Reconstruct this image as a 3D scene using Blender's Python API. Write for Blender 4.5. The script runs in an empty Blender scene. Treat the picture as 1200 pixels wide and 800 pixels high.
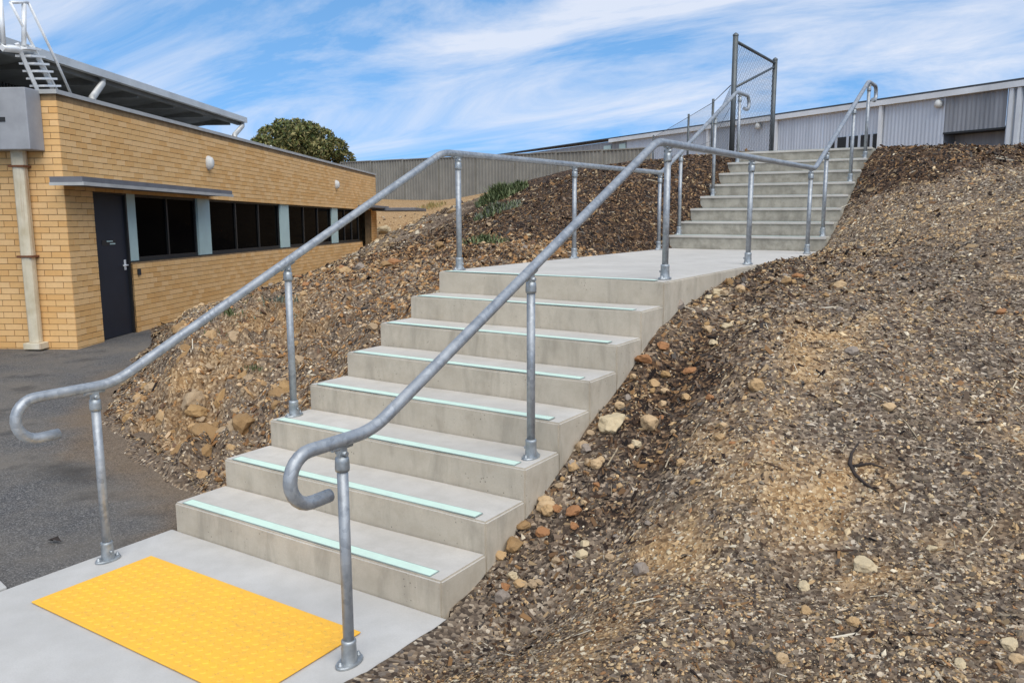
import bpy, bmesh, math, random
import numpy as np
from mathutils import Vector, Matrix, noise

# ------------------------------------------------------------------ camera, sky, sun, exposure
scn = bpy.context.scene
COL = scn.collection
R0 = random.Random(7)
rng = np.random.default_rng(11)

CAM = np.array([3.9366, -2.6588, 1.7364]); YAW, PITCH, ROLL, FPX = 0.57403, -0.15588, -0.003416, 970.83
def _axes():
    cy, sy, cp, sp = math.cos(YAW), math.sin(YAW), math.cos(PITCH), math.sin(PITCH)
    f = np.array([-sy*cp, cy*cp, sp]); r = np.array([cy, sy, 0.]); u = np.cross(r, f)
    cr, sr = math.cos(ROLL), math.sin(ROLL)
    return cr*r+sr*u, -sr*r+cr*u, f
AX_R, AX_U, AX_F = _axes()
cam_data = bpy.data.cameras.new('camera'); cam = bpy.data.objects.new('camera', cam_data); COL.objects.link(cam)
M4 = Matrix.Identity(4)
for i in range(3):
    M4[i][0] = AX_R[i]; M4[i][1] = AX_U[i]; M4[i][2] = -AX_F[i]; M4[i][3] = CAM[i]
cam.matrix_world = M4
cam_data.sensor_width = 36; cam_data.lens = FPX/1200*36; cam_data.clip_end = 2000; cam_data.clip_start = .05
scn.camera = cam

SUN_EL, SUN_AZ = math.radians(52), math.radians(-40)       # azimuth: angle of the sun's ground direction from +x
sun_dir = Vector((math.cos(SUN_EL)*math.cos(SUN_AZ), math.cos(SUN_EL)*math.sin(SUN_AZ), math.sin(SUN_EL)))
sd = bpy.data.lights.new('sun', 'SUN'); sd.energy = 1.5; sd.angle = math.radians(65); sd.color = (1, .95, .87)
so = bpy.data.objects.new('sun', sd); COL.objects.link(so)
so.rotation_euler = sun_dir.to_track_quat('Z', 'Y').to_euler(); so.location = (0, 0, 30)

world = bpy.data.worlds.new('World'); scn.world = world; world.use_nodes = True
nt = world.node_tree; nt.nodes.clear()
def wn(t, **k):
    n = nt.nodes.new(t)
    for a, b in k.items(): setattr(n, a, b)
    return n
W = nt.links.new
sky = wn('ShaderNodeTexSky', sky_type='NISHITA', sun_disc=False, sun_elevation=SUN_EL, sun_rotation=math.pi/2-SUN_AZ)
sky.air_density = 1.0; sky.dust_density = .1; sky.ozone_density = 3; sky.altitude = 2500
tc = wn('ShaderNodeTexCoord')
sep = wn('ShaderNodeSeparateXYZ'); W(tc.outputs['Generated'], sep.inputs[0])
sv = wn('ShaderNodeVectorMath', operation='MULTIPLY_ADD'); W(tc.outputs['Generated'], sv.inputs[0]); sv.inputs[1].default_value = (1, 1, .8); sv.inputs[2].default_value = (0, 0, .30)
svn = wn('ShaderNodeVectorMath', operation='NORMALIZE'); W(sv.outputs[0], svn.inputs[0]); W(svn.outputs[0], sky.inputs['Vector'])
mz = wn('ShaderNodeMath', operation='MAXIMUM'); W(sep.outputs['Z'], mz.inputs[0]); mz.inputs[1].default_value = .0
az = wn('ShaderNodeMath', operation='ADD'); W(mz.outputs[0], az.inputs[0]); az.inputs[1].default_value = .20
dx = wn('ShaderNodeMath', operation='DIVIDE'); W(sep.outputs['X'], dx.inputs[0]); W(az.outputs[0], dx.inputs[1])
dy = wn('ShaderNodeMath', operation='DIVIDE'); W(sep.outputs['Y'], dy.inputs[0]); W(az.outputs[0], dy.inputs[1])
cmb = wn('ShaderNodeCombineXYZ'); W(dx.outputs[0], cmb.inputs[0]); W(dy.outputs[0], cmb.inputs[1])
mp = wn('ShaderNodeMapping'); W(cmb.outputs[0], mp.inputs[0])
mp.inputs['Rotation'].default_value = (0, 0, math.radians(-35)); mp.inputs['Scale'].default_value = (.5, 1.1, 1); mp.inputs['Location'].default_value = (3.2, .35, 0)
n1 = wn('ShaderNodeTexNoise'); n1.inputs['Scale'].default_value = 1.15; n1.inputs['Detail'].default_value = 9; n1.inputs['Roughness'].default_value = .63; n1.inputs['Distortion'].default_value = 1.1
W(mp.outputs[0], n1.inputs['Vector'])
mp2 = wn('ShaderNodeMapping'); W(cmb.outputs[0], mp2.inputs[0]); mp2.inputs['Scale'].default_value = (.28, .28, 1); mp2.inputs['Location'].default_value = (.4, 2.1, 0)
n2 = wn('ShaderNodeTexNoise'); n2.inputs['Scale'].default_value = 1.0; n2.inputs['Detail'].default_value = 3
W(mp2.outputs[0], n2.inputs['Vector'])
ad = wn('ShaderNodeMath', operation='MULTIPLY_ADD'); W(n2.outputs[0], ad.inputs[0]); ad.inputs[1].default_value = .75; W(n1.outputs[0], ad.inputs[2])
cr = wn('ShaderNodeValToRGB'); W(ad.outputs[0], cr.inputs[0])
cr.color_ramp.elements[0].position = .75; cr.color_ramp.elements[0].color = (0, 0, 0, 1)
cr.color_ramp.elements[1].position = 1.12; cr.color_ramp.elements[1].color = (1, 1, 1, 1)
mul = wn('ShaderNodeMath', operation='MULTIPLY'); W(cr.outputs[0], mul.inputs[0]); mul.inputs[1].default_value = .82
mix = wn('ShaderNodeMix', data_type='RGBA'); W(mul.outputs[0], mix.inputs['Factor']); hs_ = wn('ShaderNodeHueSaturation'); hs_.inputs['Hue'].default_value = .488; hs_.inputs['Saturation'].default_value = 1.08; hs_.inputs['Value'].default_value = 1.4; W(sky.outputs[0], hs_.inputs['Color']); W(hs_.outputs[0], mix.inputs['A'])
mix.inputs['B'].default_value = (4.3, 4.5, 5.0, 1)
bg = wn('ShaderNodeBackground'); W(mix.outputs['Result'], bg.inputs[0]); bg.inputs[1].default_value = .08
wo = wn('ShaderNodeOutputWorld'); W(bg.outputs[0], wo.inputs[0])

scn.view_settings.view_transform = 'Standard'; scn.view_settings.look = 'None'
scn.view_settings.exposure = 1.3; scn.view_settings.gamma = 1; scn.view_settings.use_curve_mapping = False
scn.render.engine = 'CYCLES'

# ------------------------------------------------------------------ pixel -> place helpers
def ray(x, y): return AX_F + AX_R*(x-600)/FPX - AX_U*(y-400)/FPX
def onz(x, y, z): d = ray(x, y); return CAM + d*(z-CAM[2])/d[2]
def onplane(x, y, p0, n): d = ray(x, y); return CAM + d*((np.array(p0)-CAM)@n)/(d@n)

# ------------------------------------------------------------------ object helpers
def tag(o, label=None, cat=None, group=None, kind=None):
    if label: o['label'] = label
    if cat: o['category'] = cat
    if group: o['group'] = group
    if kind: o['kind'] = kind
    return o
def empty(name, loc, label=None, cat=None, group=None, rz=0):
    o = bpy.data.objects.new(name, None); COL.objects.link(o); o.location = loc; o.rotation_euler = (0, 0, rz)
    return tag(o, label, cat, group)
def link(name, me, parent=None):
    o = bpy.data.objects.new(name, me); COL.objects.link(o)
    if parent: o.parent = parent; o.matrix_parent_inverse = pinv(parent)
    return o
def wm(o):
    m = Matrix.LocRotScale(o.location, o.rotation_euler, o.scale)
    return wm(o.parent) @ o.matrix_parent_inverse @ m if o.parent else m
def pinv(o): return wm(o).inverted()

class MB:
    def __init__(s): s.v = []; s.f = []; s.m = []; s.sm = []; s.c = []
    def add(s, v, f, mi=0, smooth=False, col=None):
        b = len(s.v); s.v += [tuple(map(float, q)) for q in v]
        s.f += [tuple(i+b for i in q) for q in f]; s.m += [mi]*len(f); s.sm += [smooth]*len(f)
        s.c += [col or (1, 1, 1, 1)]*len(v)
    def box(s, lo, hi, mi=0, col=None, fr=None, skip=()):
        (a, b, c), (d, e, f) = lo, hi
        v = [(a,b,c),(d,b,c),(d,e,c),(a,e,c),(a,b,f),(d,b,f),(d,e,f),(a,e,f)]
        if fr: v = [fr(*q) for q in v]
        fs = [(0,3,2,1),(4,5,6,7),(0,1,5,4),(1,2,6,5),(2,3,7,6),(3,0,4,7)]
        s.add(v, [q for i, q in enumerate(fs) if i not in skip], mi, False, col)
    def tube(s, path, r, n=10, caps=True, mi=0, smooth=True):
        P = [np.array(q, float) for q in path]; rs = r if hasattr(r, '__len__') else [r]*len(P)
        vs = []; up = None
        for i, q in enumerate(P):
            t = P[min(i+1, len(P)-1)] - P[max(i-1, 0)]; t /= np.linalg.norm(t)+1e-12
            if up is None:
                up = np.array([0, 0, 1.]) if abs(t[2]) < .9 else np.array([1., 0, 0])
            a = np.cross(t, up); a /= np.linalg.norm(a)+1e-12; b = np.cross(a, t); up = b
            for k in range(n):
                an = 2*math.pi*k/n; vs.append(q + rs[i]*(math.cos(an)*a + math.sin(an)*b))
        fs = []
        for i in range(len(P)-1):
            for k in range(n):
                k2 = (k+1) % n; fs.append((i*n+k, i*n+k2, (i+1)*n+k2, (i+1)*n+k))
        s.add(vs, fs, mi, smooth)
        if caps:
            b = len(s.v)-len(vs); s.f.append(tuple(b+k for k in range(n-1, -1, -1))); s.m.append(mi); s.sm.append(False)
            e = b+(len(P)-1)*n; s.f.append(tuple(e+k for k in range(n))); s.m.append(mi); s.sm.append(False)
    def lathe(s, c, prof, n=14, mi=0, smooth=True):          # prof: (radius, z)
        vs = []
        for r, z in prof:
            for k in range(n):
                a = 2*math.pi*k/n; vs.append((c[0]+r*math.cos(a), c[1]+r*math.sin(a), c[2]+z))
        fs = [(i*n+k, i*n+(k+1) % n, (i+1)*n+(k+1) % n, (i+1)*n+k) for i in range(len(prof)-1) for k in range(n)]
        fs.append(tuple((len(prof)-1)*n+k for k in range(n)))
        s.add(vs, fs, mi, smooth)
    def mesh(s, name, mats):
        me = bpy.data.meshes.new(name); me.from_pydata(s.v, [], s.f)
        for m in (mats if isinstance(mats, (list, tuple)) else [mats]): me.materials.append(m)
        me.polygons.foreach_set('material_index', s.m); me.polygons.foreach_set('use_smooth', s.sm)
        ca = me.color_attributes.new('Col', 'FLOAT_COLOR', 'POINT'); ca.data.foreach_set('color', np.array(s.c, 'f').ravel())
        me.update(); return me
    def build(s, name, mats, parent=None, bevel=0, seg=2):
        me = s.mesh(name, mats)
        if bevel:
            bm = bmesh.new(); bm.from_mesh(me); bmesh.ops.remove_doubles(bm, verts=bm.verts, dist=1e-5)
            bmesh.ops.bevel(bm, geom=bm.edges[:], offset=bevel, segments=seg, profile=.6, affect='EDGES', clamp_overlap=True)
            bm.to_mesh(me); bm.free()
        return link(name, me, parent)

def np_mesh(name, V, Fc, mats, cols=None, smooth=False):       # fast mesh: V (n,3), Fc (m,k)
    me = bpy.data.meshes.new(name); k = Fc.shape[1]
    me.vertices.add(len(V)); me.vertices.foreach_set('co', V.astype('f').ravel())
    me.loops.add(Fc.size); me.loops.foreach_set('vertex_index', Fc.astype('i').ravel())
    me.polygons.add(len(Fc)); me.polygons.foreach_set('loop_start', np.arange(0, Fc.size, k, dtype='i'))
    me.polygons.foreach_set('use_smooth', np.full(len(Fc), smooth))
    if cols is not None:
        ca = me.color_attributes.new('Col', 'FLOAT_COLOR', 'POINT'); ca.data.foreach_set('color', cols.astype('f').ravel())
    for m in (mats if isinstance(mats, (list, tuple)) else [mats]): me.materials.append(m)
    me.update(calc_edges=True); return me

# ------------------------------------------------------------------ materials
def lin(h):
    c = [int(h[i:i+2], 16)/255 for i in (0, 2, 4)]
    return tuple(x/12.92 if x <= .04045 else ((x+.055)/1.055)**2.4 for x in c)+(1,)
class NM:
    def __init__(s, name, rough=.8, metal=0., spec=.5):
        s.m = bpy.data.materials.new(name); s.m.use_nodes = True; s.t = s.m.node_tree
        s.b = s.t.nodes['Principled BSDF']; s.b.inputs['Roughness'].default_value = rough; s.b.inputs['Metallic'].default_value = metal
        s.b.inputs['Specular IOR Level'].default_value = spec
        s.co = s.t.nodes.new('ShaderNodeTexCoord').outputs['Object']
    def n(s, t, **k):
        q = s.t.nodes.new(t)
        for a, b in k.items(): setattr(q, a, b)
        return q
    def L(s, a, b): s.t.links.new(a, b)
    def world_pos(s): s.co = s.n('ShaderNodeNewGeometry').outputs['Position']; return s
    def mapped(s, sc, loc=(0, 0, 0), rot=(0, 0, 0)):
        m = s.n('ShaderNodeMapping'); m.inputs['Scale'].default_value = sc; m.inputs['Location'].default_value = loc; m.inputs['Rotation'].default_value = rot
        s.L(s.co, m.inputs[0]); return m.outputs[0]
    def noise(s, scale, detail=4, rough=.55, vec=None, dist=0):
        q = s.n('ShaderNodeTexNoise'); q.inputs['Scale'].default_value = scale; q.inputs['Detail'].default_value = detail
        q.inputs['Roughness'].default_value = rough; q.inputs['Distortion'].default_value = dist
        s.L(vec if vec is not None else s.co, q.inputs['Vector']); return q.outputs[0]
    def voro(s, scale, feature='F1', vec=None, out='Distance', rnd=1):
        q = s.n('ShaderNodeTexVoronoi', feature=feature); q.inputs['Scale'].default_value = scale; q.inputs['Randomness'].default_value = rnd
        s.L(vec if vec is not None else s.co, q.inputs['Vector']); return q.outputs[out]
    def ramp(s, fac, stops, interp='LINEAR'):
        q = s.n('ShaderNodeValToRGB'); e = q.color_ramp.elements; q.color_ramp.interpolation = interp
        while len(e) < len(stops): e.new(.5)
        for i, (p, c) in enumerate(stops):
            e[i].position = p; e[i].color = c if hasattr(c, '__len__') else (c, c, c, 1)
        s.L(fac, q.inputs[0]); return q.outputs[0]
    def mix(s, fac, a, b, mode='MIX'):
        q = s.n('ShaderNodeMix', data_type='RGBA', blend_type=mode)
        for v, k in ((fac, 'Factor'), (a, 'A'), (b, 'B')):
            if hasattr(v, 'is_linked') or hasattr(v, 'links'): s.L(v, q.inputs[k])
            else: q.inputs[k].default_value = v
        return q.outputs['Result']
    def math(s, op, a, b=0.):
        q = s.n('ShaderNodeMath', operation=op)
        for i, v in enumerate((a, b)):
            if hasattr(v, 'links'): s.L(v, q.inputs[i])
            else: q.inputs[i].default_value = v
        return q.outputs[0]
    def attr(s, name='Col'):
        q = s.n('ShaderNodeAttribute'); q.attribute_name = name; return q.outputs['Color']
    def sep(s, c):
        q = s.n('ShaderNodeSeparateColor'); s.L(c, q.inputs[0]); return q.outputs
    def color(s, c):
        if hasattr(c, 'links'): s.L(c, s.b.inputs['Base Color'])
        else: s.b.inputs['Base Color'].default_value = c
        return s
    def rough(s, c): s.L(c, s.b.inputs['Roughness']); return s
    def bump(s, h, strength=.3, dist=.01):
        q = s.n('ShaderNodeBump'); q.inputs['Strength'].default_value = strength; q.inputs['Distance'].default_value = dist
        s.L(h, q.inputs['Height'])
        if s.b.inputs['Normal'].is_linked: s.L(s.b.inputs['Normal'].links[0].from_socket, q.inputs['Normal'])
        s.L(q.outputs[0], s.b.inputs['Normal']); return s

def simple(name, col, rough=.7, metal=0., var=.12, sc=6, bump=0.):
    m = NM(name, rough, metal).world_pos()
    a = m.noise(sc, 6, .6)
    d = tuple(c*(1-var*1.6) for c in col[:3])+(1,); l = tuple(min(1, c*(1+var)) for c in col[:3])+(1,)
    m.color(m.ramp(a, [(.3, d), (.7, l)]))
    if bump: m.bump(m.noise(sc*14, 3), bump, .004)
    return m.m

def concrete(name, base, dirt, dirt_amt, streak=False):
    m = NM(name, .86, 0, .3).world_pos()
    big = m.noise(1.7, 5, .6); mid = m.noise(9, 6, .62); fine = m.noise(140, 2, .5)
    c = m.mix(m.ramp(big, [(.3, 0.), (.72, 1.)]), tuple(x*.86 for x in base[:3])+(1,), tuple(min(1, x*1.08) for x in base[:3])+(1,))
    c = m.mix(m.math('MULTIPLY', m.ramp(mid, [(.42, 0.), (.75, 1.)]), dirt_amt), c, dirt)
    c = m.mix(m.math('MULTIPLY', m.ramp(fine, [(.35, 0.), (.65, 1.)]), .2), c, tuple(x*.7 for x in base[:3])+(1,))
    if streak:
        v = m.mapped((3.5, 3.5, .9)); sn = m.noise(2.1, 5, .65, v, .6)
        c = m.mix(m.math('MULTIPLY', m.ramp(sn, [(.5, 0.), (.7, 1.)]), .5), c, tuple(x*.5 for x in base[:3])+(1,))
        pin = m.voro(34); pm = m.noise(5, 2)
        c = m.mix(m.math('MULTIPLY', m.ramp(pin, [(.08, 1.), (.16, 0.)]), m.ramp(pm, [(.5, 0.), (.65, .75)])), c, (.09, .08, .065, 1))
        m.bump(m.ramp(pin, [(.05, 0.), (.16, 1.)]), .25, .003)
    m.color(c); m.bump(fine, .18, .002); m.bump(mid, .12, .006)
    return m.m

MT = {}
MT['tread'] = concrete('tread_concrete', (.52, .485, .43, 1), (.36, .33, .28, 1), .45)
MT['riser'] = concrete('formed_concrete', (.51, .445, .345, 1), (.33, .275, .20, 1), .55, True)
MT['riser_old'] = concrete('stained_concrete', (.45, .415, .335, 1), (.15, .135, .105, 1), .8, True)
MT['path'] = concrete('path_concrete', (.485, .465, .43, 1), (.37, .35, .31, 1), .4)

m = NM('galvanised_steel', .5, .55).world_pos()
sp = m.voro(48, out='Color'); s1 = m.sep(sp)[0]; ns = m.noise(9, 5)
c = m.mix(m.ramp(s1, [(0, 0.), (1, .8)]), (.37, .385, .395, 1), (.22, .235, .25, 1))
c = m.mix(m.math('MULTIPLY', m.ramp(ns, [(.45, 0.), (.7, 1.)]), .5), c, (.46, .47, .465, 1))
m.color(c); m.rough(m.ramp(ns, [(.3, .42), (.7, .6)])); m.bump(m.noise(60, 3), .06, .002)
MT['galv'] = m.m
m = NM('galvanised_fitting', .5, .7).world_pos()
m.color(m.ramp(m.noise(25, 5), [(.3, (.24, .26, .27, 1)), (.7, (.45, .47, .47, 1))])); m.bump(m.noise(50, 3), .15, .003); MT['fitting'] = m.m

m = NM('mint_strip', .55).world_pos()
c = m.mix(m.ramp(m.noise(14, 5, .65), [(.45, 0.), (.8, .55)]), (.58, .735, .60, 1), (.50, .55, .48, 1))
m.color(c); m.bump(m.voro(260), .3, .001); MT['mint'] = m.m
MT['strip_edge'] = simple('strip_edge', (.30, .36, .33, 1), .5, .3)

m = NM('yellow_rubber', .6).world_pos()
c = m.mix(m.ramp(m.noise(7, 6, .65), [(.35, 0.), (.75, .5)]), (.87, .46, .035, 1), (.74, .36, .05, 1))
c = m.mix(m.ramp(m.noise(45, 4, .7), [(.55, 0.), (.75, .6)]), c, (.42, .26, .09, 1))
m.color(c); m.bump(m.noise(220, 2), .1, .001); MT['yellow'] = m.m

m = NM('asphalt', .92, 0, .3).world_pos()
v = m.voro(150, out='Color'); v1 = m.sep(v)[0]
c = m.ramp(v1, [(0, (.045, .045, .045, 1)), (.7, (.105, .10, .096, 1)), (.95, (.2, .19, .175, 1))])
c = m.mix(m.math('MULTIPLY', m.ramp(m.noise(1.1, 6, .6), [(.4, 0.), (.66, 1.)]), .7), c, (.17, .145, .115, 1))
c = m.mix(m.math('MULTIPLY', m.ramp(m.noise(2.3, 4), [(.56, 0.), (.68, 1.)]), .5), c, (.03, .028, .027, 1))
ak = m.sep(m.attr('Col')); c = m.mix(m.math('MULTIPLY', ak[0], .7), c, m.mix(v1, lin('564634'), lin('857058'))); c = m.mix(m.math('MULTIPLY', ak[1], .8), c, (.022, .019, .016, 1))
m.color(c); m.bump(m.voro(150), .5, .004); MT['asphalt'] = m.m

# ground: the point colour holds what the soil is made of: R bark mulch, G pale tan clay, B grey fines
m = NM('soil', .95, 0, .2).world_pos()
mask = m.sep(m.attr('Col'))
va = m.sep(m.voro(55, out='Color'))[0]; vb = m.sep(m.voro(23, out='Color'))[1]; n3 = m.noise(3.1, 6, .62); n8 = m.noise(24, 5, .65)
peb = m.ramp(va, [(0, lin('2a231d')), (.3, lin('54463a')), (.55, lin('7d6a55')), (.75, lin('6b6259')), (.92, lin('a89072')), (1, lin('cfc0a8'))])  # dark stops also put the shade between loose chips into the colour
clay = m.ramp(m.mix(.5, va, n8), [(.1, lin('5e4630')), (.45, lin('967650')), (.85, lin('c2a67e'))])
grey = m.ramp(va, [(0, lin('362e27')), (.5, lin('64574a')), (.85, lin('8b7b68')), (1, lin('b8aa96'))])
bark = m.ramp(va, [(0, lin('17110d')), (.5, lin('33271e')), (.8, lin('54402e')), (1, lin('86684a'))])
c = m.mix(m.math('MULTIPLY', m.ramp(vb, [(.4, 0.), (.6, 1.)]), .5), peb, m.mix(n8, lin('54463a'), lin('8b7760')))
def patch(amount, lo=.3):
    return m.ramp(m.math('ADD', m.math('MULTIPLY', m.math('SUBTRACT', n3, .5), 1.1), amount), [(.35, 0.), (.65, 1.)])
c = m.mix(patch(mask[1]), c, clay); c = m.mix(patch(mask[2]), c, grey); c = m.mix(patch(mask[0]), c, bark)
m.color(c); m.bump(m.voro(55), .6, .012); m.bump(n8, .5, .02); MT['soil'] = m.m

m = NM('stone', .9, 0, .3); cc = m.attr('Col')
c = m.mix(m.ramp(m.noise(30, 5, .7), [(.35, 0.), (.7, .55)]), cc, m.mix(.6, cc, (.1, .075, .05, 1)))
m.color(c); m.bump(m.noise(60, 4), .4, .006); MT['stone'] = m.m
m = NM('chip', .9, 0, .25); m.color(m.attr('Col')); MT['chip'] = m.m

m = NM('brick', .85, 0, .3).world_pos(); cc = m.attr('Col')
c = m.mix(m.ramp(m.noise(22, 5, .65), [(.35, 0.), (.72, .4)]), cc, m.mix(.35, cc, (.34, .19, .07, 1)))
c = m.mix(m.math('MULTIPLY', m.ramp(m.noise(.9, 5), [(.5, 0.), (.75, 1.)]), .2), c, (.36, .25, .14, 1))
m.color(c); m.bump(m.noise(110, 3), .3, .003); MT['brick'] = m.m
MT['mortar'] = simple('mortar', (.27, .175, .085, 1), .95, 0, .2, 8, .3)

MT['navy'] = simple('navy_paint', (.011, .013, .021, 1), .6, 0, .15, 3)
MT['black_frame'] = simple('black_frame', (.012, .012, .012, 1), .5)
m = NM('dark_glass', .06, 0, .03).world_pos(); m.color(m.ramp(m.noise(1.2, 4), [(.3, (.0015, .0015, .002, 1)), (.7, (.003, .003, .003, 1))])); m.bump(m.noise(.8, 2), .03, .02); m.b.inputs['IOR'].default_value = 1.15; MT['glass'] = m.m
MT['pale_green'] = simple('pale_green_paint', (.42, .54, .51, 1), .55, 0, .06, 3)
MT['grey_paint'] = simple('grey_paint', (.31, .315, .325, 1), .55, 0, .1, 4)
MT['hood'] = simple('grey_hood', (.13, .13, .14, 1), .6, 0, .15, 4)
MT['flash'] = simple('zinc_flashing', (.46, .45, .42, 1), .5, .3, .12, 3)
m = NM('cream_pipe', .6).world_pos()
c = m.ramp(m.noise(5, 5), [(.3, lin('b9ab8c')), (.7, lin('d6cbb2'))]); v = m.mapped((7, 7, .5))
c = m.mix(m.ramp(m.noise(1.6, 5, .6, v), [(.55, 0.), (.7, .7)]), c, lin('8d5f35')); m.color(c); MT['cream'] = m.m
MT['rust'] = simple('rust', (.16, .06, .025, 1), .9)
MT['dark_clad'] = simple('dark_cladding', (.055, .058, .06, 1), .6, .1, .15, 3)
MT['soffit'] = simple('soffit', (.16, .165, .16, 1), .8, 0, .2, 2)
MT['roof_edge'] = simple('roof_edge', (.55, .56, .55, 1), .45, .3, .1, 2)
MT['white'] = simple('white_paint', (.56, .55, .51, 1), .5, 0, .06, 4)
MT['alum'] = simple('aluminium', (.78, .78, .76, 1), .45, .2, .1, 9)
MT['fence'] = simple('fence_steel', (.235, .22, .185, 1), .6, .1, .12, 1.4)
m = NM('shed_cladding', .5, .25).world_pos()
v = m.mapped((1.1, 1.1, .12)); c = m.ramp(m.noise(2.2, 6, .65, v), [(.3, (.46, .485, .52, 1)), (.7, (.58, .61, .65, 1))]); m.color(c); MT['shed'] = m.m
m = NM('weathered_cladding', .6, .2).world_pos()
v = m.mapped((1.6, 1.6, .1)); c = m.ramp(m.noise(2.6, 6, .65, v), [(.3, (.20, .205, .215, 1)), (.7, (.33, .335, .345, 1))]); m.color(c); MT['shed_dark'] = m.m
MT['gutter'] = simple('gutter', (.72, .72, .70, 1), .45, .1, .1, 1)
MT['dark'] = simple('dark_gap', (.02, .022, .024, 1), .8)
MT['pipe_post'] = simple('dark_galvanised', (.10, .11, .11, 1), .5, .5, .15, 6)
MT['wire'] = simple('wire', (.22, .225, .23, 1), .5, .6)
MT['bark'] = simple('tree_bark', (.10, .075, .055, 1), .9, 0, .3, 5, .4)
m = NM('leaf', .65, 0, .3); cc = m.attr('Col'); m.color(cc); m.b.inputs['Transmission Weight'].default_value = 0; MT['leaf'] = m.m
MT['root'] = simple('root', (.035, .024, .018, 1), .95, 0, .3, 20)

# ------------------------------------------------------------------ terrain function
RS, GO, WD, LAND, GO2 = .16, .34117, 1.852, 4.589, .34689
Y8 = 7*GO; YU = Y8+LAND; YT = YU+7*GO2
TH = math.radians(119.5)
C0 = onz(91, 407.5, 0); BD = np.array([math.cos(TH), math.sin(TH), 0]); BN = np.array([-BD[1], BD[0], 0]); BO = -BN   # BO points out of the window wall
FALL = .014
def bp(s, u, z): return tuple(C0 + BD*s + BO*u + np.array([0, 0, z-FALL*s]))
def bxy(s, u): q = bp(s, u, 0); return q[0], q[1]

ctrl = [(-.05,.35,.05),(-.05,.8,.28),(-.05,1.4,.55),(-.05,2.4,1.02),(-.05,3.5,1.22),(-.05,5,1.24),(-.05,6.6,1.27),(-.05,7.4,1.5),(-.05,8.4,2.0),(-.05,9.5,2.5),(0,12,2.6),
 (-.6,4.5,1.36),(-.8,6.6,1.62),(-1.2,7.4,1.95),(-.9,8.6,2.3),(-2.4,9.9,2.48),(-1.6,10.4,2.55),(-4,10.1,2.25),(-4.7,9.6,1.97),(-6,8.8,1.35),(-2.6,7,1.68),(-2,5,1.35),
 (-1.2,1.25,.48),(-2,1.75,.66),(-3,2.2,.72),(-1,2.5,.95),(-2.5,3.8,1.05),(-4,3.4,.72),(-4.4,4.6,.8),(-5.2,4.6,.5),(-5.4,6.5,.9),(-4,7,1.3),
 (-8,14,1.5),(-12,21,1.9),(-18,29,2.4),(-27,29,2.4),(-15.5,28.5,2.85),(-9.5,27,2.95),(-5,18,2.5),(-20,22,1.7),(-30,20,1.5),
 (1.9,-1.5,.035),(1.9,-.5,.03),(1.9,-.1,.025),(1.9,.34,.09),(1.9,1,.37),(1.9,2,.83),(1.9,2.6,1.05),(1.9,3.5,1.2),(1.9,4.5,1.265),(1.9,6,1.28),(1.9,6.9,1.34),(1.9,7.4,1.55),(1.9,8,1.85),(1.9,9.4,2.5),(1.9,11,2.6),
 (2.3,0,.03),(2.3,1,.4),(2.6,-.8,.12),(2.6,-.2,.16),(2.6,1,.44),(2.6,2.4,.95),(2.6,4,1.2),(2.6,6,1.42),(2.6,7.5,1.85),(2.6,9,2.45),(2.6,10.6,2.57),
 (4,-2.7,.14),(4,-1,.2),(4,.5,.36),(4,2.5,.86),(4,5,1.42),(4,7,1.88),(4,9,2.26),(4,11,2.58),(4,14,2.52),
 (6,-1,.4),(6,2,.88),(6,5,1.52),(6,8,2.1),(6,11,2.58),(6,14,2.52),(10,-1,.6),(10,5,1.7),(10,11,2.6),(5,20,2.5),(15,16,2.5),(18,0,1),(18,26,2.5),(0,18,2.5),(-2,30,2.7),(4,-6,.1),(10,-8,.2)]
for s, u, z in [(2.4,.25,-.02),(5,.2,-.05),(9,.2,-.08),(14,.2,-.05),(17,.2,.05),(3,1.2,.25),(5,1.5,.3),(9,1.5,.34),(14,1.5,.4),(17,1.5,.5),(9,4,1.1),(14,4,1.2),(20,.5,1.0),(21,-3,1.3)]:
    q = bxy(s, u); ctrl.append((q[0], q[1], z))
CT = np.array(ctrl)
def _phi(r2): return .5*r2*np.log(r2+1e-9)
def tps_fit():
    n = len(CT); P = np.c_[np.ones(n), CT[:, :2]]
    K = _phi(((CT[:, None, :2]-CT[None, :, :2])**2).sum(-1)) + np.eye(n)*.03
    A = np.zeros((n+3, n+3)); A[:n, :n] = K; A[:n, n:] = P; A[n:, :n] = P.T
    return np.linalg.solve(A, np.r_[CT[:, 2], 0, 0, 0])
TW = tps_fit()
def tps(x, y):
    out = TW[-3]+TW[-2]*x+TW[-1]*y
    for i in range(len(CT)): out = out + TW[i]*_phi((x-CT[i, 0])**2+(y-CT[i, 1])**2)
    return out
def _h(ix, iy, seed):
    n = (ix.astype(np.int64)*374761393 + iy.astype(np.int64)*668265263 + seed*1442695041) & 0x7fffffff
    n = ((n ^ (n >> 13))*1274126177) & 0x7fffffff
    return ((n ^ (n >> 16)) & 0xffff)/65535.
def vnoise(x, y, seed=0):
    ix = np.floor(x); iy = np.floor(y); fx = x-ix; fy = y-iy; fx = fx*fx*(3-2*fx); fy = fy*fy*(3-2*fy)
    a = _h(ix, iy, seed); b = _h(ix+1, iy, seed); c = _h(ix, iy+1, seed); d = _h(ix+1, iy+1, seed)
    return (a*(1-fx)+b*fx)*(1-fy)+(c*(1-fx)+d*fx)*fy
def fbm(x, y, seed=0, oc=4, g=.5):
    o = 0; a = 1; t = 0
    for k in range(oc): o = o+a*vnoise(x*2**k, y*2**k, seed+k*17); t += a; a *= g
    return o/t
def sst(a, b, x): t = np.clip((x-a)/(b-a), 0, 1); return t*t*(3-2*t)
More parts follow.
